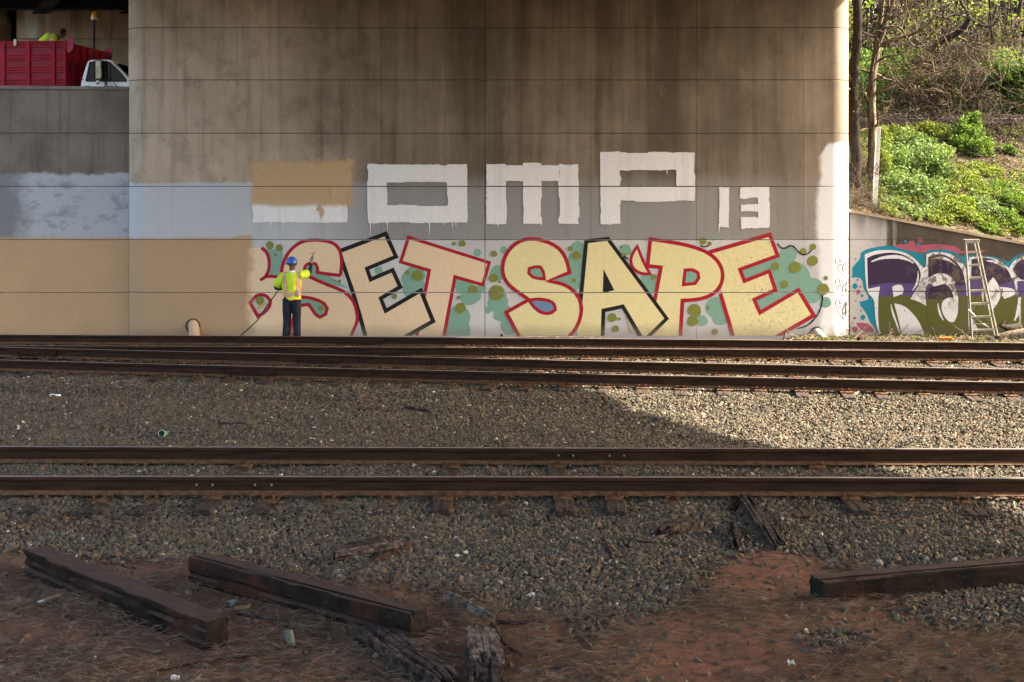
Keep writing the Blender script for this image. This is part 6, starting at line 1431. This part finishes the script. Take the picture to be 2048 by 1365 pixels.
# tangled vines on the fence, and the far wood as one mass
ps = []
for _ in range(2600):
    px = rs.normal(1905, 70); py = 235 - 150 * rs.uniform() ** 1.25; y = rs.uniform(36.0, 41)
    if px < 1735: continue
    w = W(px, py, y); ps.append((rand_path(w, (rs.normal(), rs.normal() * .5, rs.normal() * 1.1), rs.uniform(.7, 2.2), 7, rs, .3, -.03), .009, .005))
Vv, Ff = tubes_np(ps); tag(np_mesh('vine_thicket', Vv, Ff, M['twig']), 'brown tangle of bare vines along the fence', kind='stuff')
ps = []; P = []
for _ in range(3200):
    y = rs.uniform(46, 76); px = rs.uniform(1660, 2250); x = WX(px, y); z0 = bank_z(x, y)
    pth = rand_path((x, y, z0 + (rs.uniform(0, 5) if rs.uniform() < .6 else 0)), (rs.normal() * .5, rs.normal() * .3, 1), rs.uniform(2, 7), 8, rs, .16, .05); ps.append((pth, rs.uniform(.02, .07), .014))
Vv, Ff = tubes_np(ps); tag(np_mesh('woodland', Vv, Ff, M['bark']), 'far off mass of bare saplings beyond the fence', kind='stuff')
n = 90000; y = 39 + 39 * rs.uniform(0, 1, n) ** 1.5; px = rs.uniform(1660, 2250, n); x = (px - PX) / F * y; hz = rs.uniform(0, 1, n) ** 2.2
z = np.array([bank_z(a, b) for a, b in zip(x, y)]) + hz * (4.2 + (y - 40) * .16); keep = np.array([fbm(a * .5, c * .6, .9) for a, c in zip(x, z)]) > -.14 + .42 * hz
P = np.stack([x, y, z], 1)[keep]; Vv, Ff = leaves(P, .085, rs); tag(np_mesh('undergrowth', Vv, Ff, LF_YEL), 'yellow green spring undergrowth of the wood', kind='stuff')

n = 26000; px = rs.uniform(1695, 2110, n); py = rs.uniform(95, 240, n); y = rs.uniform(36.4, 42, n); x = (px - PX) / F * y; z = CZ - (py - YH) / F * y
keep = np.array([fbm(a * 1.1, c * 1.1, .9) + .35 * fbm(a, c, 3.1) for a, c in zip(x, z)]) > .10 + np.where((px > 1825) & (px < 1965), .16, 0) - np.where(py > 190, .16, 0)
Vv, Ff = leaves(np.stack([x, y, z], 1)[keep], .06, rs); tag(np_mesh('young_foliage', Vv, Ff, LF_BRI), 'fresh green spring leaves behind the fence', kind='stuff')

# ------------------------------------------------------------------ dry grass and litter on the ground
STRAW = mottled('straw', (.045, .032, .022), (.165, .118, .082), 9, .9, 0)
def strands(name, label, N, region, lmin, lmax, wid, seed, lift=.03):
    rs = np.random.default_rng(seed); V_, F_ = [], []; k = 0; got = 0
    while got < N:
        x, y = region(rs)
        if x is None: continue
        L = rs.uniform(lmin, lmax); a = rs.normal(0, .55) + (math.pi if rs.uniform() < .5 else 0); c = rs.normal(0, 1.8)
        z = gz(x, y) + rs.uniform(.002, lift); dz = rs.normal(0, .12); prev = None; px_, py_ = x, y; w = wid * rs.uniform(.6, 1.3)
        for s in range(4):
            t = s / 3; nx, ny = -math.sin(a), math.cos(a); zz = max(gz0(px_, py_) - .0, z) + dz * L * t + .035 * math.sin(math.pi * t) * rs.uniform(.2, 1)
            V_ += [(px_ - nx * w / 2, py_ - ny * w / 2, zz), (px_ + nx * w / 2, py_ + ny * w / 2, zz + w * .5)]
            px_ += math.cos(a) * L / 3; py_ += math.sin(a) * L / 3; a += c * L / 3
        F_ += [(k, k + 1, k + 3, k + 2), (k + 2, k + 3, k + 5, k + 4), (k + 4, k + 5, k + 7, k + 6)]; k += 8; got += 1
    return tag(np_mesh(name, np.array(V_), np.array(F_), STRAW), label, kind='stuff')
def reg_dirt(rs):
    y = rs.uniform(8.2, 11.3); x = rs.uniform(-.43, .43) * y
    if gravel(x, y) > .6 or rs.uniform() < redness(x, y) * .95 - .12: return None, None
    if mnoise.noise(Vector((x * 1.4, y * 2.2, 5))) < rs.uniform(-.55, .25): return None, None
    return x, y
strands('dry_grass', 'matted dry grass and straw on the dirt', 17000, reg_dirt, .05, .24, .0027, 5)
def reg_edge(rs):
    y = rs.uniform(11.8, 14.2); x = rs.uniform(-.43, .43) * y
    if mnoise.noise(Vector((x * .8, y * 2, 8))) < rs.uniform(-.1, .5) - (.25 if x < -3 else 0): return None, None
    return x, y
strands('dry_weeds', 'sparse dry weed stalks beside the near track', 1500, reg_edge, .06, .25, .004, 6, .06)
ps = []
for px, py in ((944, 1010), (1022, 1008), (730, 1010), (596, 985), (1100, 960), (40, 1010)):
    for _ in range(3):
        p = g3(px + rs.normal() * 6, py, 0, .0); ps.append((rand_path(p, (rs.normal() * .15, rs.normal() * .1, 1), rs.uniform(.10, .24), 5, rs, .12), .0022, .0012))
Vv, Ff = tubes_np(ps); tag(np_mesh('dry_stalks', Vv, Ff, M['twig']), 'thin dry stalks standing beside the near track', kind='stuff')
# leaves and twigs blown against the foot of the walls
n = 2200; x = rs.uniform(6.2, 14, n); y = 29.1 - np.abs(rs.normal(0, 1.1, n)); ok = (y > 25.6) & ((y < 28.75) | (x > 7.9)); x, y = x[ok], y[ok]
P = np.stack([x, y, [gz(a, b) + rs.uniform(.005, .05) for a, b in zip(x, y)]], 1); Vv, Ff = leaves(P, .05, rs)
tag(np_mesh('leaf_debris', Vv, Ff, LF_DRY), 'dry leaves gathered at the foot of the walls', kind='stuff')
ps = []
for _ in range(420):
    a = rs.uniform(6.4, 13.5); b = 28.95 - abs(rs.normal(0, .9)); 
    if a < 7.6 and b > 28.6: continue
    ps.append((rand_path((a, b, gz(a, b) + .02), (rs.normal(), rs.normal() * .4, rs.uniform(0, .25)), rs.uniform(.15, .7), 4, rs, .25, -.05), .008, .004))
Vv, Ff = tubes_np(ps); tag(np_mesh('twig_debris', Vv, Ff, M['bark_pale']), 'pale twigs gathered at the foot of the walls', kind='stuff')
